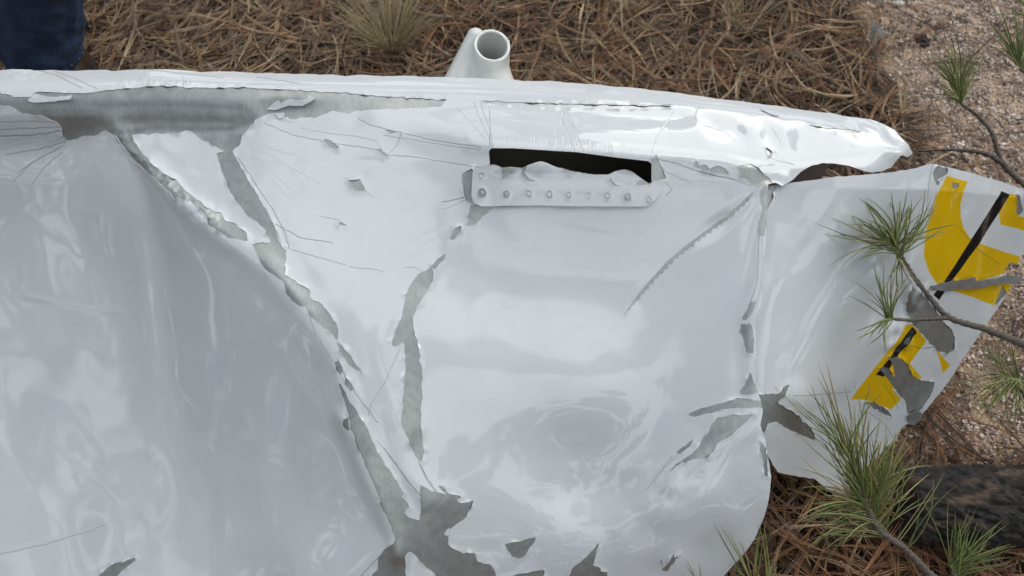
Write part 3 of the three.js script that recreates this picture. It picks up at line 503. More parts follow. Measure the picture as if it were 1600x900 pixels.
// ---------------------------------------------------------------- ground
const gravelLine = [[1330, 0], [1395, 110], [1440, 230], [1450, 330], [1440, 560], [1420, 730]].map(([x, y]) => onGround(x, y)).sort((a, b) => a.z - b.z);
const gravelAt = (x, z) => { const L = gravelLine; if (z > L[L.length - 1].z) return -1; let k = 1; while (k < L.length - 1 && L[k].z < z) k++; const u = (z - L[k - 1].z) / (L[k].z - L[k - 1].z); return x - lerp(L[k - 1].x, L[k].x, u) + 0.09 * n2(x * 5, z * 5) + 0.05 * n2b(x * 14, z * 14); };
const groundY = (x, z) => { const r = Math.hypot(x, z), f = ss(30, 4, r); return (0.022 * n2(x * 1.7, z * 1.7) + 0.012 * n2b(x * 5, z * 5) + 0.005 * n2(x * 17, z * 17)) * f + 0.25 * n2(x * 0.08, z * 0.08) * ss(4, 14, r) - 0.01; };
{
  const n = 260, P = [], I = [], U = [], K = [], f = (u) => { const a = Math.abs(u); return Math.sign(u) * (a < 0.7 ? a / 0.7 * 2.6 : 2.6 + Math.pow((a - 0.7) / 0.3, 3) * 70); };
  for (let j = 0; j <= n; j++) for (let i = 0; i <= n; i++) { const x = f(i / n * 2 - 1), z = f(j / n * 2 - 1) - 0.3; P.push(x, groundY(x, z), z); U.push(x / 1.1, z / 1.1); { const sa = x > 0 && Math.abs(x) < 4 ? ss(-0.06, 0.05, gravelAt(x, z)) : 0; K.push(lerp(1, 5.4, sa), lerp(1, 5.8, sa), lerp(1, 6.0, sa)); } if (i < n && j < n) { const a = j * (n + 1) + i, b = a + n + 1; I.push(a, b, a + 1, a + 1, b, b + 1); } }
  const g = new THREE.BufferGeometry(); g.setAttribute('position', new THREE.Float32BufferAttribute(P, 3)); g.setAttribute('uv', new THREE.Float32BufferAttribute(U, 2)); g.setAttribute('color', new THREE.Float32BufferAttribute(K, 3)); g.setIndex(I); g.computeVertexNormals();
  const R = rng(31), soil = dataTex(1024, 1024, (u, v, i, j) => { const a = fbm2(i * 0.012, j * 0.012, 5), b = n2b(i * 0.21, j * 0.21), c = 62 + 34 * a + 16 * b + 30 * (R() - 0.5); return [c * 1.12, c * 0.9, c * 0.74].map((q) => Math.max(0, Math.min(255, q))); });
  const soilB = dataTex(512, 512, (u, v, i, j) => grey(128 + 60 * n2(i * 0.15, j * 0.15) + 60 * (R() - 0.5)), false);
  tag(mesh('ground', g, new THREE.MeshStandardMaterial({ vertexColors: true, map: soil, bumpMap: soilB, bumpScale: 0.006, roughness: 1 })), 'brown forest soil under needles and gravel', null, null, 'structure');
}
const I4 = new THREE.Matrix4(), Q4 = new THREE.Quaternion(), E4 = new THREE.Euler(), C4 = new THREE.Color();
function needleShape(len, bow, rad0, seg = 5, twist = 0, off = 0) {                    // one tapered, bowed needle along +x
  const P = [], I = []; for (let k = 0; k <= seg; k++) { const u = k / seg, x = u * len, z = bow * u * u * len + off * u * len, y = twist * u * u * len, r = rad0 * (k === seg ? 0.25 : 1 - 0.25 * u * u); for (let a = 0; a < 3; a++) { const q = a * 2.0944 + 0.5; P.push(x, y + Math.cos(q) * r, z + Math.sin(q) * r); } if (k) for (let a = 0; a < 3; a++) { const b = (k - 1) * 3 + a, c = (k - 1) * 3 + (a + 1) % 3; I.push(b, c, b + 3, b + 3, c, c + 3); } }
  const g = new THREE.BufferGeometry(); g.setAttribute('position', new THREE.Float32BufferAttribute(P, 3)); g.setIndex(I); g.computeVertexNormals(); return g;
}
{ // fallen pine needles, bundles of three
  const bundle = mergeGeometries([needleShape(1, 0.26, 0.0065, 6, 0.02, 0), needleShape(0.95, 0.14, 0.0065, 6, -0.02, 0.07), needleShape(1.02, 0.36, 0.006, 6, 0.05, -0.09), needleShape(0.09, 0, 0.013, 1)]);
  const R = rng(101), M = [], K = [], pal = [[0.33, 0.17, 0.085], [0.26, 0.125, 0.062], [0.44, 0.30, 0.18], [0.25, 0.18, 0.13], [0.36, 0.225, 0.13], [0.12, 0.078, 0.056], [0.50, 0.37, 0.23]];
  for (let k = 0; k < 60000; k++) {
    const x = -2.2 + 4.0 * R(), z = -1.6 + 2.9 * R(), gv = gravelAt(x, z); if (gv > 0 && R() > 0.05) continue; if (gv > -0.12 && R() > 0.5) continue;
    if (x < 0.33 && x > -0.98 && z > -0.12 && z < 0.5) continue; const warm = ss(0.3, 0.45, x) * ss(-0.15, 0.0, z) > 0.5, patch = n2(x * 2.3 + 4, z * 2.3);
    if (patch < -0.45 && R() < 0.55) continue;
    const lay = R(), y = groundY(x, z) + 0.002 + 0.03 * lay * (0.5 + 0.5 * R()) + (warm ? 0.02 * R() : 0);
    const dir = R() * 6.283 + 0.8 * n2(x * 3, z * 3), len = 0.09 + 0.085 * R();
    E4.set((R() - 0.5) * 1.4 * (R() < 0.5 ? 4 : 1), dir, (R() - 0.5) * 0.35, 'YXZ'); Q4.setFromEuler(E4);
    M.push(new THREE.Matrix4().compose(new THREE.Vector3(x, y, z), Q4, new THREE.Vector3(len, len * (0.8 + 0.4 * R()), len * (0.5 + 1.1 * R()) * (R() < 0.5 ? -1 : 1))));
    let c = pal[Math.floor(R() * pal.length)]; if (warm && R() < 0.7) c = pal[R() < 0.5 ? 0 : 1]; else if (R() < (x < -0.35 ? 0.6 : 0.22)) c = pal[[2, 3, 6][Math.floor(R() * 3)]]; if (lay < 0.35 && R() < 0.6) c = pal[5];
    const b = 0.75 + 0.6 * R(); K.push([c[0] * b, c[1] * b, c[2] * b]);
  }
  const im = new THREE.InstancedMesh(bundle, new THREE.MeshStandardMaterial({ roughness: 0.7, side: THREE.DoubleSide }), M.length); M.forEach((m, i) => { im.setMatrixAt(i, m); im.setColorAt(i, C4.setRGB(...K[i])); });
  im.name = 'pine_needle_litter'; scene.add(im); tag(im, 'fallen brown pine needles matted over the ground', null, null, 'stuff');
}
{ // granite grit
  const stone = new THREE.IcosahedronGeometry(1, 0), R = rng(202), pal = [[0.46, 0.36, 0.29], [0.56, 0.46, 0.38], [0.38, 0.29, 0.235], [0.66, 0.58, 0.50], [0.18, 0.14, 0.12], [0.42, 0.35, 0.30]], p = stone.attributes.position;
  for (let i = 0; i < p.count; i++) { const k = 1 + 0.3 * n3(p.getX(i) * 2, p.getY(i) * 2, p.getZ(i) * 2); p.setXYZ(i, p.getX(i) * k, p.getY(i) * k, p.getZ(i) * k); } stone.computeVertexNormals();
  const M = [], K = [];
  for (let k = 0; k < 90000; k++) {
    const x = 0.2 + 1.6 * R(), z = -1.45 + 1.75 * R(), gv = gravelAt(x, z); if (gv < 0 && R() > 0.06) continue; if (gv > 0 && gv < 0.1 && R() > 0.6) continue;
    const r = 0.0016 + 0.0044 * R() * R() * (R() < 0.04 ? 2 : 1); E4.set(R() * 6, R() * 6, R() * 6); Q4.setFromEuler(E4);
    M.push(new THREE.Matrix4().compose(new THREE.Vector3(x, groundY(x, z) + r * 0.5, z), Q4, new THREE.Vector3(r * (0.8 + 0.6 * R()), r * (0.6 + 0.4 * R()), r)));
    const dark = n2(x * 4 + 8, z * 4) < -0.45, c = dark && R() < 0.5 ? pal[4] : pal[Math.floor(R() * pal.length)], b = 1.05 + 0.4 * R(); K.push(c.map((v) => v * b));
  }
  const im = new THREE.InstancedMesh(stone, new THREE.MeshStandardMaterial({ roughness: 0.85, flatShading: true }), M.length); M.forEach((m, i) => { im.setMatrixAt(i, m); im.setColorAt(i, C4.setRGB(...K[i])); });
  im.name = 'granite_gravel'; scene.add(im); tag(im, 'coarse pinkish granite grit covering the ground', null, null, 'stuff');
}
// ---------------------------------------------------------------- needles and twigs
function lumpy(geo, amp, freq, seed) { const p = geo.attributes.position; for (let i = 0; i < p.count; i++) { const x = p.getX(i), y = p.getY(i), z = p.getZ(i), k = 1 + amp * fbm3(x * freq + seed, y * freq, z * freq, 3); p.setXYZ(i, x * k, y * k, z * k); } geo.computeVertexNormals(); return geo; }
function twigGeo(pts, r0, r1, seed) {                                  // rough, tapering stem
  const c = new THREE.CatmullRomCurve3(pts), L = c.getLength(), n = Math.max(10, Math.round(L / 0.0035)), m = 8, fr = c.computeFrenetFrames(n), P = [], I = [], U = [];
  for (let k = 0; k <= n; k++) { const u = k / n, q = c.getPointAt(u), r = lerp(r0, r1, u); for (let a = 0; a < m; a++) { const th = a / m * 6.283, rr = r * (1 + 0.28 * n3(q.x * 160 + Math.cos(th) * 1.5 + seed, q.y * 160 + Math.sin(th) * 1.5, q.z * 160) + 0.12 * Math.sin(k * 1.9 + a * 2.4)) * (k === n ? 0.3 : 1); P.push(q.x + (fr.normals[k].x * Math.cos(th) + fr.binormals[k].x * Math.sin(th)) * rr, q.y + (fr.normals[k].y * Math.cos(th) + fr.binormals[k].y * Math.sin(th)) * rr, q.z + (fr.normals[k].z * Math.cos(th) + fr.binormals[k].z * Math.sin(th)) * rr); U.push(a / m, u * L * 20); } if (k) for (let a = 0; a < m; a++) { const x = (k - 1) * m + a, y = (k - 1) * m + (a + 1) % m; I.push(x, y, x + m, x + m, y, y + m); } }
  const g = new THREE.BufferGeometry(); g.setAttribute('position', new THREE.Float32BufferAttribute(P, 3)); g.setAttribute('uv', new THREE.Float32BufferAttribute(U, 2)); g.setIndex(I); g.computeVertexNormals(); return g;
}
const greens = [[0.13, 0.17, 0.048], [0.18, 0.21, 0.064], [0.09, 0.125, 0.036], [0.23, 0.245, 0.082], [0.28, 0.26, 0.10], [0.15, 0.18, 0.062]];
function needles(list, seed, rad0 = 0.00095) {                          // list of [start, first direction, end]; each becomes a bowed tapered needle
  const P = [], N = [], K = [], I = [], R = rng(seed), seg = 6, v = new THREE.Vector3(), t = new THREE.Vector3(), s1 = new THREE.Vector3(), s2 = new THREE.Vector3();
  for (const [a, mid, b, dry = 0] of list) {
    const c = R() < dry ? (R() < 0.5 ? greens[4] : [0.26, 0.21, 0.09]) : greens[Math.floor(R() * greens.length)], bright = 0.85 + 0.55 * R(), base = P.length / 3, r = rad0 * (0.8 + 0.4 * R());
    for (let k = 0; k <= seg; k++) {
      const u = k / seg, w = 1 - u; v.set(0, 0, 0).addScaledVector(a, w * w).addScaledVector(mid, 2 * u * w).addScaledVector(b, u * u); t.set(0, 0, 0).addScaledVector(a, -w).addScaledVector(mid, w - u).addScaledVector(b, u).normalize();
      s1.set(t.y, -t.x, 0.31).cross(t).normalize(); s2.crossVectors(t, s1); const rr = r * (k === seg ? 0.15 : k === seg - 1 ? 0.75 : 1);
      for (let q = 0; q < 4; q++) { const th = q * 1.5708 + 0.4, cx = Math.cos(th), sx = Math.sin(th); P.push(v.x + (s1.x * cx + s2.x * sx) * rr, v.y + (s1.y * cx + s2.y * sx) * rr, v.z + (s1.z * cx + s2.z * sx) * rr); const tip = k === seg ? 1.5 : 1; K.push(c[0] * bright * tip, c[1] * bright, c[2] * bright); }
      if (k) for (let q = 0; q < 4; q++) { const x = base + (k - 1) * 4 + q, y = base + (k - 1) * 4 + (q + 1) % 4; I.push(x, y, x + 4, x + 4, y, y + 4); }
    }
  }
  const g = new THREE.BufferGeometry(); g.setAttribute('position', new THREE.Float32BufferAttribute(P, 3)); g.setAttribute('color', new THREE.Float32BufferAttribute(K, 3)); g.setIndex(I); g.computeVertexNormals(); return g;
}
const needleMat = new THREE.MeshPhysicalMaterial({ vertexColors: true, roughness: 0.5, side: THREE.DoubleSide });
const twigTex = dataTex(128, 256, (u, v, i, j) => { const a = n2(i * 0.16, j * 0.22), b = n2b(i * 0.5, j * 0.5), w = a > 0.15 ? 1 : 0.55; const c = (92 + 46 * a + 26 * b) * w + 22; return [c, c * 0.92, c * 0.84].map((q) => Math.max(0, Math.min(255, q))); });
const twigMat = new THREE.MeshStandardMaterial({ map: twigTex, roughness: 0.9 });
// a spray of needles seated along a stem between two measured points, spreading between two bearings (degrees, 0 right, 90 up the slope)
function spray({ from, to, h0, h1, n, a0, a1, l0, l1, bow = 0.25, rise = 25, dry = 0.1, seed }) {
  const R = rng(seed), out = [];
  for (let k = 0; k < n; k++) {
    const u = R(), x = lerp(from[0], to[0], u), y = lerp(from[1], to[1], u), h = lerp(h0, h1, u), a = (lerp(a0, a1, R()) + 8 * (R() - 0.5)) * rad, l = lerp(l0, l1, R()), b = (R() - 0.5) * 2 * bow + (R() < 0.5 ? bow * 0.4 : 0), dh = (R() - 0.35) * 2 * rise;
    out.push([at(x, y, h), at(x + Math.cos(a) * l * 0.5, y - Math.sin(a) * l * 0.5, h + dh * 0.7), at(x + Math.cos(a + b) * l, y - Math.sin(a + b) * l, h + dh), dry]);
  }
  return out;
}
function branch(tree, stems, sprays, seed) {
  const g = new THREE.Group(); g.name = 'branch'; tree.add(g); tree.updateMatrixWorld(true); const inv = tree.position.clone().negate();
  stems.forEach(([pts, r0, r1], i) => mesh('twig', twigGeo(pts.map(([x, y, h]) => at(x, y, h)), r0, r1, seed + i).translate(inv.x, inv.y, inv.z), twigMat, g));
  sprays.forEach((s, i) => { const m = mesh('needle_tuft', needles(spray({ ...s, seed: seed * 10 + i }), seed * 7 + i).translate(inv.x, inv.y, inv.z), needleMat, g); m.userData.kind = 'stuff'; });
  return g;
}
function trunkOf(tree, top, r, seed) { const pts = [new THREE.Vector3(0, -0.03, 0), new THREE.Vector3(0.01, top * 0.4, 0.01), new THREE.Vector3(-0.01, top * 0.75, 0), new THREE.Vector3(0, top, 0.01)]; mesh('trunk', twigGeo(pts, r, r * 0.45, seed), twigMat, tree); }
{ // young pine to the right of the wreck
  const foot = onGround(1800, 520), t = thing('pine_sapling', 'young pine reaching grey twigs over the yellow lettered end panel', 'pine tree', foot);
  trunkOf(t, 0.46, 0.017, 1);
  branch(t, [[[[1830, 640, 60], [1700, 575, 30], [1600, 538, 14], [1545, 516, 8], [1480, 494, 4], [1445, 455, 4], [1420, 420, 16], [1406, 396, 26]], 0.0085, 0.0028], [[[1484, 496, 4], [1450, 498, 6], [1418, 500, 12], [1394, 498, 20]], 0.0042, 0.002]],
    [{ from: [1410, 402], to: [1396, 380], h0: 26, h1: 34, n: 47, a0: 60, a1: 175, l0: 45, l1: 95, bow: 0.5, rise: 45 }, { from: [1410, 402], to: [1400, 380], h0: 26, h1: 34, n: 22, a0: 15, a1: 75, l0: 50, l1: 110, bow: 0.4, rise: 35 }, { from: [1404, 392], to: [1390, 372], h0: 26, h1: 40, n: 7, a0: 150, a1: 178, l0: 90, l1: 145, bow: 0.3, rise: 25 }, { from: [1408, 402], to: [1400, 392], h0: 20, h1: 26, n: 9, a0: 250, a1: 300, l0: 25, l1: 70, bow: 0.3, rise: 10 },
      { from: [1396, 498], to: [1384, 498], h0: 20, h1: 24, n: 22, a0: 75, a1: 150, l0: 35, l1: 92, bow: 0.4, rise: 22 }, { from: [1398, 498], to: [1384, 498], h0: 20, h1: 24, n: 11, a0: 170, a1: 250, l0: 25, l1: 62, bow: 0.4, rise: 10 }], 41);
  branch(t, [[[[1850, 520, 40], [1720, 400, -20], [1640, 318, -60], [1600, 288, -80], [1568, 256, -95], [1548, 205, -110], [1524, 178, -125], [1500, 162, -130]], 0.0075, 0.0026], [[[1568, 256, -95], [1540, 240, -100], [1490, 234, -110], [1432, 236, -120]], 0.0042, 0.0018], [[[1500, 162, -130], [1510, 100, -125], [1536, 72, -120], [1556, 53, -118]], 0.0018, 0.001]],
    [{ from: [1502, 164], to: [1494, 140], h0: -130, h1: -120, n: 50, a0: 55, a1: 115, l0: 40, l1: 100, bow: 0.35, rise: 30 }, { from: [1502, 164], to: [1494, 150], h0: -130, h1: -120, n: 10, a0: 120, a1: 165, l0: 20, l1: 55, bow: 0.5, rise: 20 }], 42);
  branch(t, [[[[1830, 420, 60], [1740, 250, 0], [1660, 150, -60], [1612, 118, -80], [1592, 108, -85]], 0.006, 0.0025]], [{ from: [1598, 112], to: [1588, 96], h0: -85, h1: -80, n: 40, a0: 65, a1: 130, l0: 40, l1: 95, bow: 0.3, rise: 30 }, { from: [1640, 40], to: [1620, 20], h0: -85, h1: -80, n: 20, a0: 110, a1: 175, l0: 40, l1: 95, bow: 0.3, rise: 20 }], 43);
  branch(t, [[[[1830, 620, 20], [1720, 610, -60], [1640, 600, -100], [1596, 590, -110], [1575, 588, -108]], 0.006, 0.0025]], [{ from: [1596, 592], to: [1566, 586], h0: -108, h1: -100, n: 47, a0: 100, a1: 260, l0: 40, l1: 95, bow: 0.55, rise: 30, dry: 0.35 }, { from: [1600, 594], to: [1570, 588], h0: -108, h1: -100, n: 40, a0: 200, a1: 320, l0: 40, l1: 90, bow: 0.5, rise: 20, dry: 0.25 }], 44);
}
{ // low pine in the corner below the end panel
  const foot = onGround(1640, 1010), t = thing('pine_sapling', 'low pine with a dense green spray rising in front of the charred log', 'pine tree', foot);
  trunkOf(t, 0.12, 0.014, 2);
  branch(t, [[[[1640, 1015, -110], [1540, 970, -60], [1455, 900, -10], [1412, 856, 10], [1372, 826, 22], [1348, 775, 30], [1330, 725, 36]], 0.010, 0.0035]],
    [{ from: [1362, 810], to: [1322, 700], h0: 25, h1: 40, n: 81, a0: 70, a1: 130, l0: 60, l1: 150, bow: 0.3, rise: 40 }, { from: [1385, 835], to: [1345, 760], h0: 15, h1: 32, n: 74, a0: 40, a1: 90, l0: 60, l1: 130, bow: 0.4, rise: 35, dry: 0.4 }, { from: [1395, 845], to: [1350, 780], h0: 15, h1: 30, n: 61, a0: 130, a1: 188, l0: 60, l1: 135, bow: 0.55, rise: 30, dry: 0.25 }, { from: [1350, 770], to: [1322, 700], h0: 32, h1: 40, n: 6, a0: 125, a1: 150, l0: 110, l1: 165, bow: 0.2, rise: 30 }, { from: [1420, 860], to: [1395, 840], h0: 5, h1: 15, n: 5, a0: 20, a1: 70, l0: 90, l1: 160, bow: 0.5, rise: 40, dry: 0.6 }], 45);
  branch(t, [[[[1640, 1015, -110], [1560, 960, -100], [1510, 915, -92], [1486, 893, -90]], 0.006, 0.003]], [{ from: [1500, 900], to: [1482, 884], h0: -92, h1: -85, n: 47, a0: 15, a1: 105, l0: 50, l1: 115, bow: 0.3, rise: 25 }], 46);
  branch(t, [[[[1640, 1015, -110], [1450, 1010, -40], [1300, 985, -10], [1215, 955, 5], [1180, 930, 12]], 0.006, 0.003]], [{ from: [1225, 950], to: [1170, 915], h0: 6, h1: 14, n: 22, a0: 75, a1: 148, l0: 60, l1: 130, bow: 0.18, rise: 25, dry: 0.4 }, { from: [1120, 925], to: [1090, 925], h0: 6, h1: 14, n: 4, a0: 100, a1: 130, l0: 40, l1: 62, bow: 0.1, rise: 5 }], 47);
}
{ // dry bunch grass behind the wreck
  const straw = [[0.42, 0.33, 0.19], [0.36, 0.29, 0.15], [0.30, 0.27, 0.12], [0.48, 0.40, 0.26]];
  const tuft = (px, py, n, l0, l1, lean, label, seed, palette) => {
    const base = onGround(px, py), R = rng(seed), L = []; base.y = groundY(base.x, base.z);
    for (let k = 0; k < n; k++) { const a = R() * 6.283, r = 0.02 * Math.sqrt(R()), l = lerp(l0, l1, R()), out = lean * (0.4 + 0.9 * R()); const s = new THREE.Vector3(Math.cos(a) * r, -0.004, Math.sin(a) * r), d = new THREE.Vector3(Math.cos(a) * out, 1, Math.sin(a) * out - 0.35).normalize(); const m = s.clone().addScaledVector(d, l * 0.55), e = m.clone().addScaledVector(d, l * 0.35).add(new THREE.Vector3(Math.cos(a) * l * 0.25 * R(), -l * 0.2 * R(), Math.sin(a) * l * 0.25 * R())); L.push([s, m, e]); }
    const g = needles(L, seed, 0.0008), K = g.attributes.color, Q = rng(seed + 1); for (let i = 0; i < K.count; i += 28) { const c = palette[Math.floor(Q() * palette.length)], b = 0.7 + 0.5 * Q(); for (let q = 0; q < 28 && i + q < K.count; q++) K.setXYZ(i + q, c[0] * b, c[1] * b, c[2] * b); }
    const t = thing('grass_tuft', label, 'grass tuft', base); const m = mesh('blades', g, needleMat, t); m.userData.kind = 'stuff'; return t;
  };
  tuft(612, 74, 300, 0.10, 0.24, 0.75, 'dry straw coloured bunch of grass behind the rolled metal edge', 61, straw);
  tuft(1392, 178, 26, 0.04, 0.10, 0.8, 'few green blades of grass beside the torn white tip', 62, [[0.12, 0.14, 0.05], [0.2, 0.19, 0.08]]);
  tuft(1170, 30, 60, 0.06, 0.14, 1.0, 'thin sprawl of tan grass among the fallen needles', 63, straw);
}
{ // charred log lying beyond the end panel
  const a = onGround(1385, 800), len = 1.3, r = 0.058, n = 300, m = 130, P = [], I = [], U = [], K = [];
  const t = thing('charred_log', 'blackened charred log lying on the ground behind the pine spray', 'log', new THREE.Vector3(a.x, groundY(a.x, a.z), a.z));
  for (let i = 0; i <= n; i++) for (let j = 0; j <= m; j++) {
    const u = i / n, th = j / m * 6.283, cx = Math.cos(th), sx = Math.sin(th), x = u * len, plate = Math.abs(n3(x * 16, cx * 2.2, sx * 2.2)), plate2 = Math.abs(n3(x * 42 + 5, cx * 5.2, sx * 5.2));
    const rr = r * (1 + 0.08 * n2(x * 3, 1)) + 0.022 * Math.min(0.35, plate) + 0.016 * Math.min(0.3, plate2) + 0.002 * n3(x * 150, cx * 12, sx * 12), e = i === 0 ? 0.0 : i < 4 ? 0.82 + 0.06 * i : 1;
    P.push(x + 0.006 * n3(cx * 3, sx * 3, 1), r * 0.82 + sx * rr * e, cx * rr * e); U.push(x * 3, j / m * 1.2);
    const br = ss(0.25, 0.55, n3(x * 7 + 2, cx * 1.5, sx * 1.5)) * ss(0.1, 0.3, plate); K.push(lerp(0.026, 0.10, br) * (0.7 + 0.9 * plate2), lerp(0.022, 0.064, br) * (0.7 + 0.9 * plate2), lerp(0.019, 0.044, br) * (0.7 + 0.9 * plate2));
    if (i < n && j < m) { const q = i * (m + 1) + j, w = q + m + 1; I.push(q, q + 1, w, w, q + 1, w + 1); }
  }
  const g = new THREE.BufferGeometry(); g.setAttribute('position', new THREE.Float32BufferAttribute(P, 3)); g.setAttribute('uv', new THREE.Float32BufferAttribute(U, 2)); g.setAttribute('color', new THREE.Float32BufferAttribute(K, 3)); g.setIndex(I); g.computeVertexNormals();
  mesh('bark', g, new THREE.MeshStandardMaterial({ vertexColors: true, roughness: 0.8, side: THREE.DoubleSide }), t);
}
{ // loose bits on the grit
  const lump = (px, py, r, sx, sy, c, label, name, cat, seed) => { const p = onGround(px, py); const o = mesh(name, lumpy(new THREE.IcosahedronGeometry(r, 4).scale(sx, sy, 1), 0.5, 1.6 / r, seed), new THREE.MeshStandardMaterial({ color: new THREE.Color(...c), roughness: 0.95 })); o.position.set(p.x, groundY(p.x, p.z) + r * sy * 0.55, p.z); return tag(o, label, cat); };
  lump(1447, 52, 0.024, 0.8, 0.5, [0.045, 0.03, 0.028], 'dark flake of bark lying on the pale grit', 'bark_chip', 'bark', 3);
  lump(1368, 48, 0.03, 0.8, 0.5, [0.20, 0.21, 0.20], 'rounded grey stone where needles meet grit', 'stone', 'stone', 5);
  lump(1406, 4, 0.012, 1.2, 0.6, [0.6, 0.56, 0.5], 'small whitish quartz stone on the grit', 'stone', 'stone', 8);
}

// ---------------------------------------------------------------- person standing behind the rolled edge
{
  const foot = onGround(70, 100, 0); const t = thing('person', 'person in dark blue jeans and brown boots standing behind the wreckage', 'person', new THREE.Vector3(foot.x, 0, foot.z));
  const L = (v) => v.clone().sub(t.position), V = (x, y, z) => new THREE.Vector3(x, y, z);
  const ank = L(onGround(60, 84, 0.115)), knee = L(onGround(64, -165, 0.51)), hip = V(-0.03, 0.92, -0.16);
  const ank2 = ank.clone().add(V(-0.30, 0, -0.05)), knee2 = V(-0.30, 0.49, ank.z - 0.02), hip2 = hip.clone().add(V(-0.19, 0, 0));
  const denim = dataTex(512, 512, (u, v, i, j) => { const tw = ((i + j) % 8) < 4 ? 1 : 0.72, sl = 0.85 + 0.3 * Math.abs(n2(i * 0.35, j * 0.02)), w = 0.85 + 0.3 * (fbm2(i * 0.02, j * 0.02, 3) + 0.5), f = ((((i >> 2) * 7919 + (j >> 3) * 104729) >>> 3) % 17) / 17; const k = tw * sl * w; return [36 * k + 40 * f * f * f, 52 * k + 48 * f * f * f, 84 * k + 56 * f * f * f].map((q) => Math.min(255, q)); });
  const denimB = dataTex(256, 256, (u, v, i, j) => grey(((i + j) % 8) < 4 ? 190 : 70), false);
  const jm = new THREE.MeshPhysicalMaterial({ map: denim, bumpMap: denimB, bumpScale: 0.0004, roughness: 0.9, sheen: 0.3, sheenColor: new THREE.Color(0.25, 0.32, 0.45), sheenRoughness: 0.6, side: THREE.DoubleSide });
  const jean = (A, K, H, seed) => {
    const c = new THREE.CatmullRomCurve3([A.clone().add(V(0, -0.02, 0)), A.clone().lerp(K, 0.5).add(V(0, 0, 0.01)), K, K.clone().lerp(H, 0.5), H]), n = 240, m = 96, P = [], U = [], I = [];
    for (let i = 0; i <= n; i++) {
      const u = i / n, q = c.getPoint(u), l = u * 0.95, bell = Math.exp(-(((l - 0.062) / 0.03) ** 2)), r0 = lerp(0.094, 0.106, ss(0.1, 0.9, l)) - 0.004 * ss(0.03, 0, l);
      for (let j = 0; j <= m; j++) { const th = j / m * 6.2832, cx = Math.cos(th), sz = Math.sin(th); const fold = 0.017 * bell * (0.6 + 0.8 * n3(cx, sz, seed)) - 0.016 * Math.exp(-(((l - 0.028 - 0.012 * cx) / 0.012) ** 2)) + 0.008 * n3(cx * 1.2, sz * 1.2 + seed, l * 9 + cx * 1.2) + 0.005 * n3(cx * 2, sz * 2, l * 26 + 2 * cx + seed); const r = r0 + fold; P.push(q.x + cx * r, q.y + 0.006 * cx * bell, q.z + sz * r); U.push(j / m * 5, l * 9); if (i < n && j < m) { const a = i * (m + 1) + j, b = a + m + 1; I.push(a, b, a + 1, a + 1, b, b + 1); } }
    }
    const g = new THREE.BufferGeometry(); g.setAttribute('position', new THREE.Float32BufferAttribute(P, 3)); g.setAttribute('uv', new THREE.Float32BufferAttribute(U, 2)); g.setIndex(I); g.computeVertexNormals();
    const j = mesh('jeans_leg', g, jm, t);
    const hp = []; for (let k = 0; k < 56; k++) { if (k % 2) continue; const th = k / 56 * 6.2832, b = new THREE.CapsuleGeometry(0.0007, 0.005, 2, 6); b.rotateZ(Math.PI / 2); b.rotateY(-th + Math.PI / 2); const i0 = Math.round(0.024 / 0.95 * n), q = (i0 * (m + 1) + Math.round(k / 56 * m)) * 3; b.translate(P[q] + Math.cos(th) * 0.0006, P[q + 1], P[q + 2] + Math.sin(th) * 0.0006); hp.push(b); }
    mesh('hem_stitching', mergeGeometries(hp), new THREE.MeshStandardMaterial({ color: new THREE.Color(0.30, 0.26, 0.2), roughness: 0.9 }), j);
  };
  const leather = new THREE.MeshStandardMaterial({ color: new THREE.Color(0.045, 0.027, 0.018), roughness: 0.55 }), soleM = new THREE.MeshStandardMaterial({ color: new THREE.Color(0.02, 0.018, 0.016), roughness: 0.8 });
  const boot = (A) => {
    const S = [[-0.095, 0.03, 0.04, 0.03], [-0.07, 0.05, 0.06, 0.06], [-0.02, 0.055, 0.075, 0.07], [0.04, 0.05, 0.05, 0.05], [0.10, 0.048, 0.042, 0.045], [0.15, 0.042, 0.036, 0.035], [0.18, 0.02, 0.022, 0.018]], P = [], I = [], m = 28;
    S.forEach(([z, w, h, cy], i) => { for (let j = 0; j < m; j++) { const th = j / m * 6.2832; P.push(Math.cos(th) * w, Math.max(0.012, cy + Math.sin(th) * h), z); } if (i) for (let j = 0; j < m; j++) { const a = (i - 1) * m + j, b = (i - 1) * m + (j + 1) % m; I.push(a, b, a + m, a + m, b, b + m); } });
    const g = new THREE.BufferGeometry(); g.setAttribute('position', new THREE.Float32BufferAttribute(P, 3)); g.setIndex(I); g.computeVertexNormals();
    const sh = new THREE.CylinderGeometry(0.06, 0.064, 0.16, 32, 6); sh.deleteAttribute('uv'); sh.translate(0, 0.12, -0.03); g.deleteAttribute('uv');
    const b = mesh('boot', mergeGeometries([g, sh]), leather, t); b.position.set(A.x + 0.034, 0.01, A.z); b.rotation.y = 0.35;
    const so = new THREE.Shape(); S.forEach(([z, w], i) => i ? so.lineTo(w + 0.006, z) : so.moveTo(w, z)); [...S].reverse().forEach(([z, w]) => so.lineTo(-w - 0.006, z)); const sg = new THREE.ExtrudeGeometry(so, { depth: 0.022, bevelEnabled: true, bevelSize: 0.003, bevelThickness: 0.003, bevelSegments: 2 }); sg.rotateX(Math.PI / 2); sg.translate(0, 0.02, 0); mesh('sole', sg, soleM, b);
  };
  jean(ank, knee, hip, 1.5); jean(ank2, knee2, hip2, 6.5); boot(ank); boot(ank2);
  // body above the waist: one continuous figure
  const N = 80, mc = new MarchingCubes(N, new THREE.MeshStandardMaterial(), false, false, 300000), half = 0.62, C = V((hip.x + hip2.x) / 2, 1.32, hip.z), p = V(0, 0, 0);
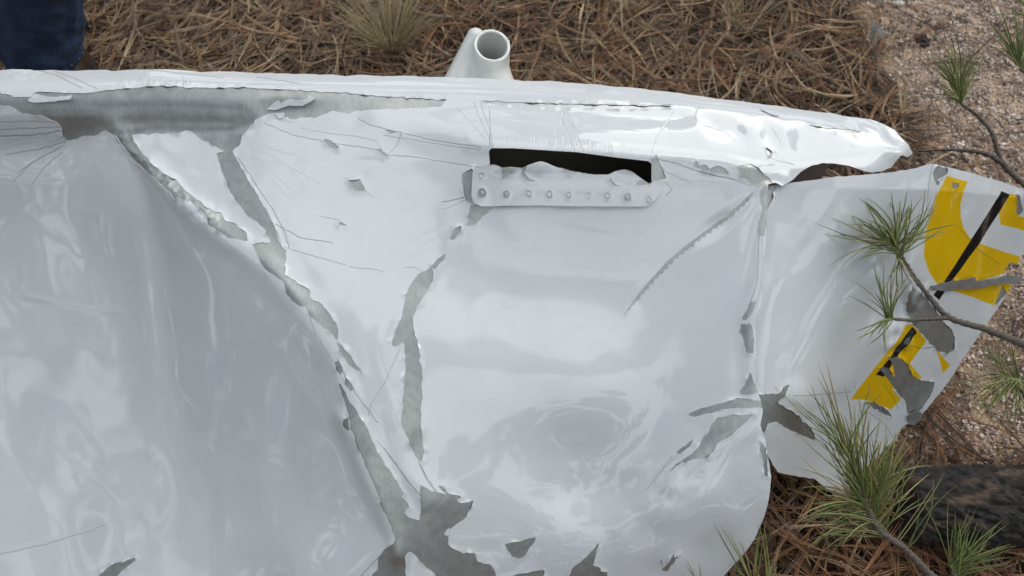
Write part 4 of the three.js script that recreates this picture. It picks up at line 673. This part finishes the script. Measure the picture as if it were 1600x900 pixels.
  const cap = (a, b, ra, rb) => { const ab = b.clone().sub(a), u = Math.max(0, Math.min(1, p.clone().sub(a).dot(ab) / ab.lengthSq())); return p.distanceTo(a.clone().addScaledVector(ab, u)) - lerp(ra, rb, u); };
  const smin = (a, b, k) => { const h = Math.max(0, Math.min(1, 0.5 + 0.5 * (b - a) / k)); return lerp(b, a, h) - k * h * (1 - h); };
  const W = (x, y, z) => V(x, y - 1.32, z), bones = [[W(-0.08, 0.95, 0), W(0.08, 0.95, 0), 0.125, 0.125], [W(0, 0.98, 0), W(0, 1.2, 0), 0.135, 0.13], [W(-0.07, 1.36, 0), W(0.07, 1.36, 0), 0.125, 0.125], [W(-0.17, 1.43, 0), W(0.17, 1.43, 0), 0.06, 0.06], [W(0, 1.45, 0), W(0, 1.57, 0.02), 0.055, 0.05], [W(0, 1.64, 0.03), W(0, 1.72, 0.01), 0.075, 0.092], [W(0, 1.655, 0.10), W(0, 1.67, 0.105), 0.012, 0.009], [W(-0.088, 1.67, 0.01), W(-0.09, 1.69, 0.005), 0.014, 0.016], [W(0.088, 1.67, 0.01), W(0.09, 1.69, 0.005), 0.014, 0.016],
    ...[-1, 1].flatMap((s) => [[W(s * 0.2, 1.42, 0), W(s * 0.27, 1.14, -0.02), 0.052, 0.042], [W(s * 0.27, 1.14, -0.02), W(s * 0.26, 0.9, 0.08), 0.042, 0.03], [W(s * 0.26, 0.9, 0.08), W(s * 0.255, 0.83, 0.1), 0.034, 0.034], ...[0, 1, 2, 3].map((f) => [W(s * (0.255), 0.83, 0.085 + f * 0.013), W(s * 0.24, 0.765 + 0.006 * Math.abs(f - 1.5), 0.085 + f * 0.016), 0.011, 0.009]), [W(s * 0.24, 0.86, 0.12), W(s * 0.22, 0.81, 0.14), 0.012, 0.01]])];
  for (let k = 0; k < N; k++) for (let j = 0; j < N; j++) for (let i = 0; i < N; i++) { p.set((i - N / 2) / (N / 2) * half, (j - N / 2) / (N / 2) * half, (k - N / 2) / (N / 2) * half); let d = 1; for (const b of bones) d = smin(d, cap(...b), 0.025); mc.field[i + j * N + k * N * N] = -d; }
  mc.isolation = 0; mc.update();
  const g = new THREE.BufferGeometry(), cN = mc.count ?? mc.geometry.drawRange.count; g.setAttribute('position', new THREE.BufferAttribute(mc.positionArray.slice(0, cN * 3), 3)); g.scale(half, half, half);
  const gm = mergeVertices(g, 1e-5); gm.computeVertexNormals(); const q = gm.attributes.position, K = []; for (let i = 0; i < q.count; i++) { const y = q.getY(i) + 1.32, hair = y > 1.72 || (y > 1.62 && q.getZ(i) < -0.02), skin = y > 1.52 || (Math.abs(q.getX(i)) > 0.2 && y < 0.9); K.push(...(hair ? [0.03, 0.02, 0.014] : skin ? [0.45, 0.28, 0.2] : y < 1.0 ? [0.012, 0.018, 0.032] : [0.05, 0.055, 0.045])); }
  gm.setAttribute('color', new THREE.Float32BufferAttribute(K, 3)); const body = mesh('body', gm, new THREE.MeshStandardMaterial({ vertexColors: true, roughness: 0.85 }), t); body.position.copy(C);
}
// ---------------------------------------------------------------- pines standing round the clearing, mirrored in the glossy paint
{
  const R = rng(900), bark = new THREE.MeshStandardMaterial({ color: new THREE.Color(0.12, 0.075, 0.05), roughness: 0.95 }), leaf = new THREE.MeshStandardMaterial({ vertexColors: true, roughness: 0.8, side: THREE.DoubleSide });
  const make = (H) => {
    const parts = [new THREE.CylinderGeometry(0.04, 0.17, H, 12, 8).translate(0, H / 2, 0)], P = [], K = [];
    for (let k = 0; k < 62; k++) {
      const u = 0.05 + 0.93 * (k + R()) / 62, y = u * H, az = k * 2.4 + R(), len = (1 - u) * H * 0.24 + 0.35, dir = new THREE.Vector3(Math.cos(az), 0.12 + 0.3 * u, Math.sin(az)).normalize();
      const lg = new THREE.CylinderGeometry(0.006, 0.012 + 0.022 * (1 - u), len, 5); lg.translate(0, len / 2, 0); lg.applyQuaternion(new THREE.Quaternion().setFromUnitVectors(new THREE.Vector3(0, 1, 0), dir)); lg.translate(0, y, 0); parts.push(lg);
      const nc = Math.round(10 + len * 16);
      for (let c = 0; c < nc; c++) {
        const d = len * (0.3 + 0.75 * R()), o = new THREE.Vector3(dir.x * d + (R() - 0.5) * 0.5 * len * 0.6, y + dir.y * d + (R() - 0.5) * 0.22, dir.z * d + (R() - 0.5) * 0.5 * len * 0.6), g = greens[Math.floor(R() * 4)], b = 0.5 + 0.6 * R();
        for (let q = 0; q < 20; q++) { const v = new THREE.Vector3(R() - 0.5, R() - 0.3, R() - 0.5).normalize().multiplyScalar(0.14 + 0.12 * R()), s = new THREE.Vector3(v.z, 0.3 * (R() - 0.5), -v.x).normalize().multiplyScalar(0.016); P.push(o.x - s.x, o.y - s.y, o.z - s.z, o.x + s.x, o.y + s.y, o.z + s.z, o.x + v.x, o.y + v.y, o.z + v.z); for (let e = 0; e < 3; e++) K.push(g[0] * b, g[1] * b, g[2] * b); }
      }
    }
    const cg = new THREE.BufferGeometry(); cg.setAttribute('position', new THREE.Float32BufferAttribute(P, 3)); cg.setAttribute('color', new THREE.Float32BufferAttribute(K, 3)); cg.computeVertexNormals(); return [mergeGeometries(parts), cg];
  };
  const kinds = [make(8.5), make(11)];
  for (const [x, z, k, s] of [[-9.5, 2.2, 0, 0.85], [-10.5, -0.8, 1, 0.75], [-8.8, 4.6, 0, 0.9], [-9.6, -3.6, 0, 0.8], [-11.5, 1.0, 1, 0.6], [-7.6, 6.8, 1, 0.7], [-5.0, 8.4, 0, 0.9], [-12.0, 5.5, 1, 0.8], [-11.5, -6.5, 1, 0.9], [0.8, 11.2, 1, 0.9], [4.6, 9.6, 0, 1.0], [-2.2, 11.0, 0, 1.05], [6.6, 2.0, 1, 1], [7.6, 8.2, 1, 0.9], [7.4, -4.5, 0, 1], [1.5, -9, 1, 1], [-6.5, -8, 0, 1.1]]) {
    const t = thing('pine_tree', 'tall green pine standing in the wood around the clearing', 'pine tree', new THREE.Vector3(x, groundY(x, z) - 0.05, z), 'pines around the clearing'); t.rotation.y = x * 3; t.scale.setScalar(s);
    mesh('trunk', kinds[k][0], bark, t); mesh('crown', kinds[k][1], leaf, t);
  }
  // a bare dead pine whose boughs show as dark lines in the paint at the far end
  const snag = thing('dead_pine', 'grey dead pine with bare crooked boughs', 'dead tree', new THREE.Vector3(-3.4, groundY(-3.4, 1.7) - 0.05, 1.7)), Q = rng(77);
  mesh('trunk', twigGeo([0, 1.6, 3.4, 5.2, 7.2].map((y) => new THREE.Vector3(0.15 * n2(y, 3), y, 0.15 * n2(y, 8))), 0.05, 0.015, 3), bark, snag);
  for (let k = 0; k < 26; k++) {
    const y = 1.4 + 5.6 * (k + Q()) / 26, a = Q() * 6.283, l = (0.5 + 1.3 * Q()) * (1.15 - y / 9), P = []; for (let q = 0; q < 5; q++) P.push(new THREE.Vector3(Math.cos(a + 0.35 * (Q() - 0.5)) * l * q / 4, y + l * 0.3 * q / 4 + 0.12 * (Q() - 0.5), Math.sin(a + 0.35 * (Q() - 0.5)) * l * q / 4));
    const b = mesh('bough', twigGeo(P, 0.02, 0.007, k), bark, snag);
    for (let w = 0; w < 3; w++) { const s = P[2 + (w % 3)], d = new THREE.Vector3(Q() - 0.5, Q() - 0.2, Q() - 0.5).normalize().multiplyScalar(0.25 + 0.35 * Q()); mesh('twig', twigGeo([s, s.clone().addScaledVector(d, 0.5).add(new THREE.Vector3(0, 0.04, 0)), s.clone().add(d)], 0.010, 0.004, k + w), bark, b); }
  }
}
scene.traverse((o) => { if (o.isMesh) { o.castShadow = true; o.receiveShadow = true; } });
renderer.render(scene, camera);
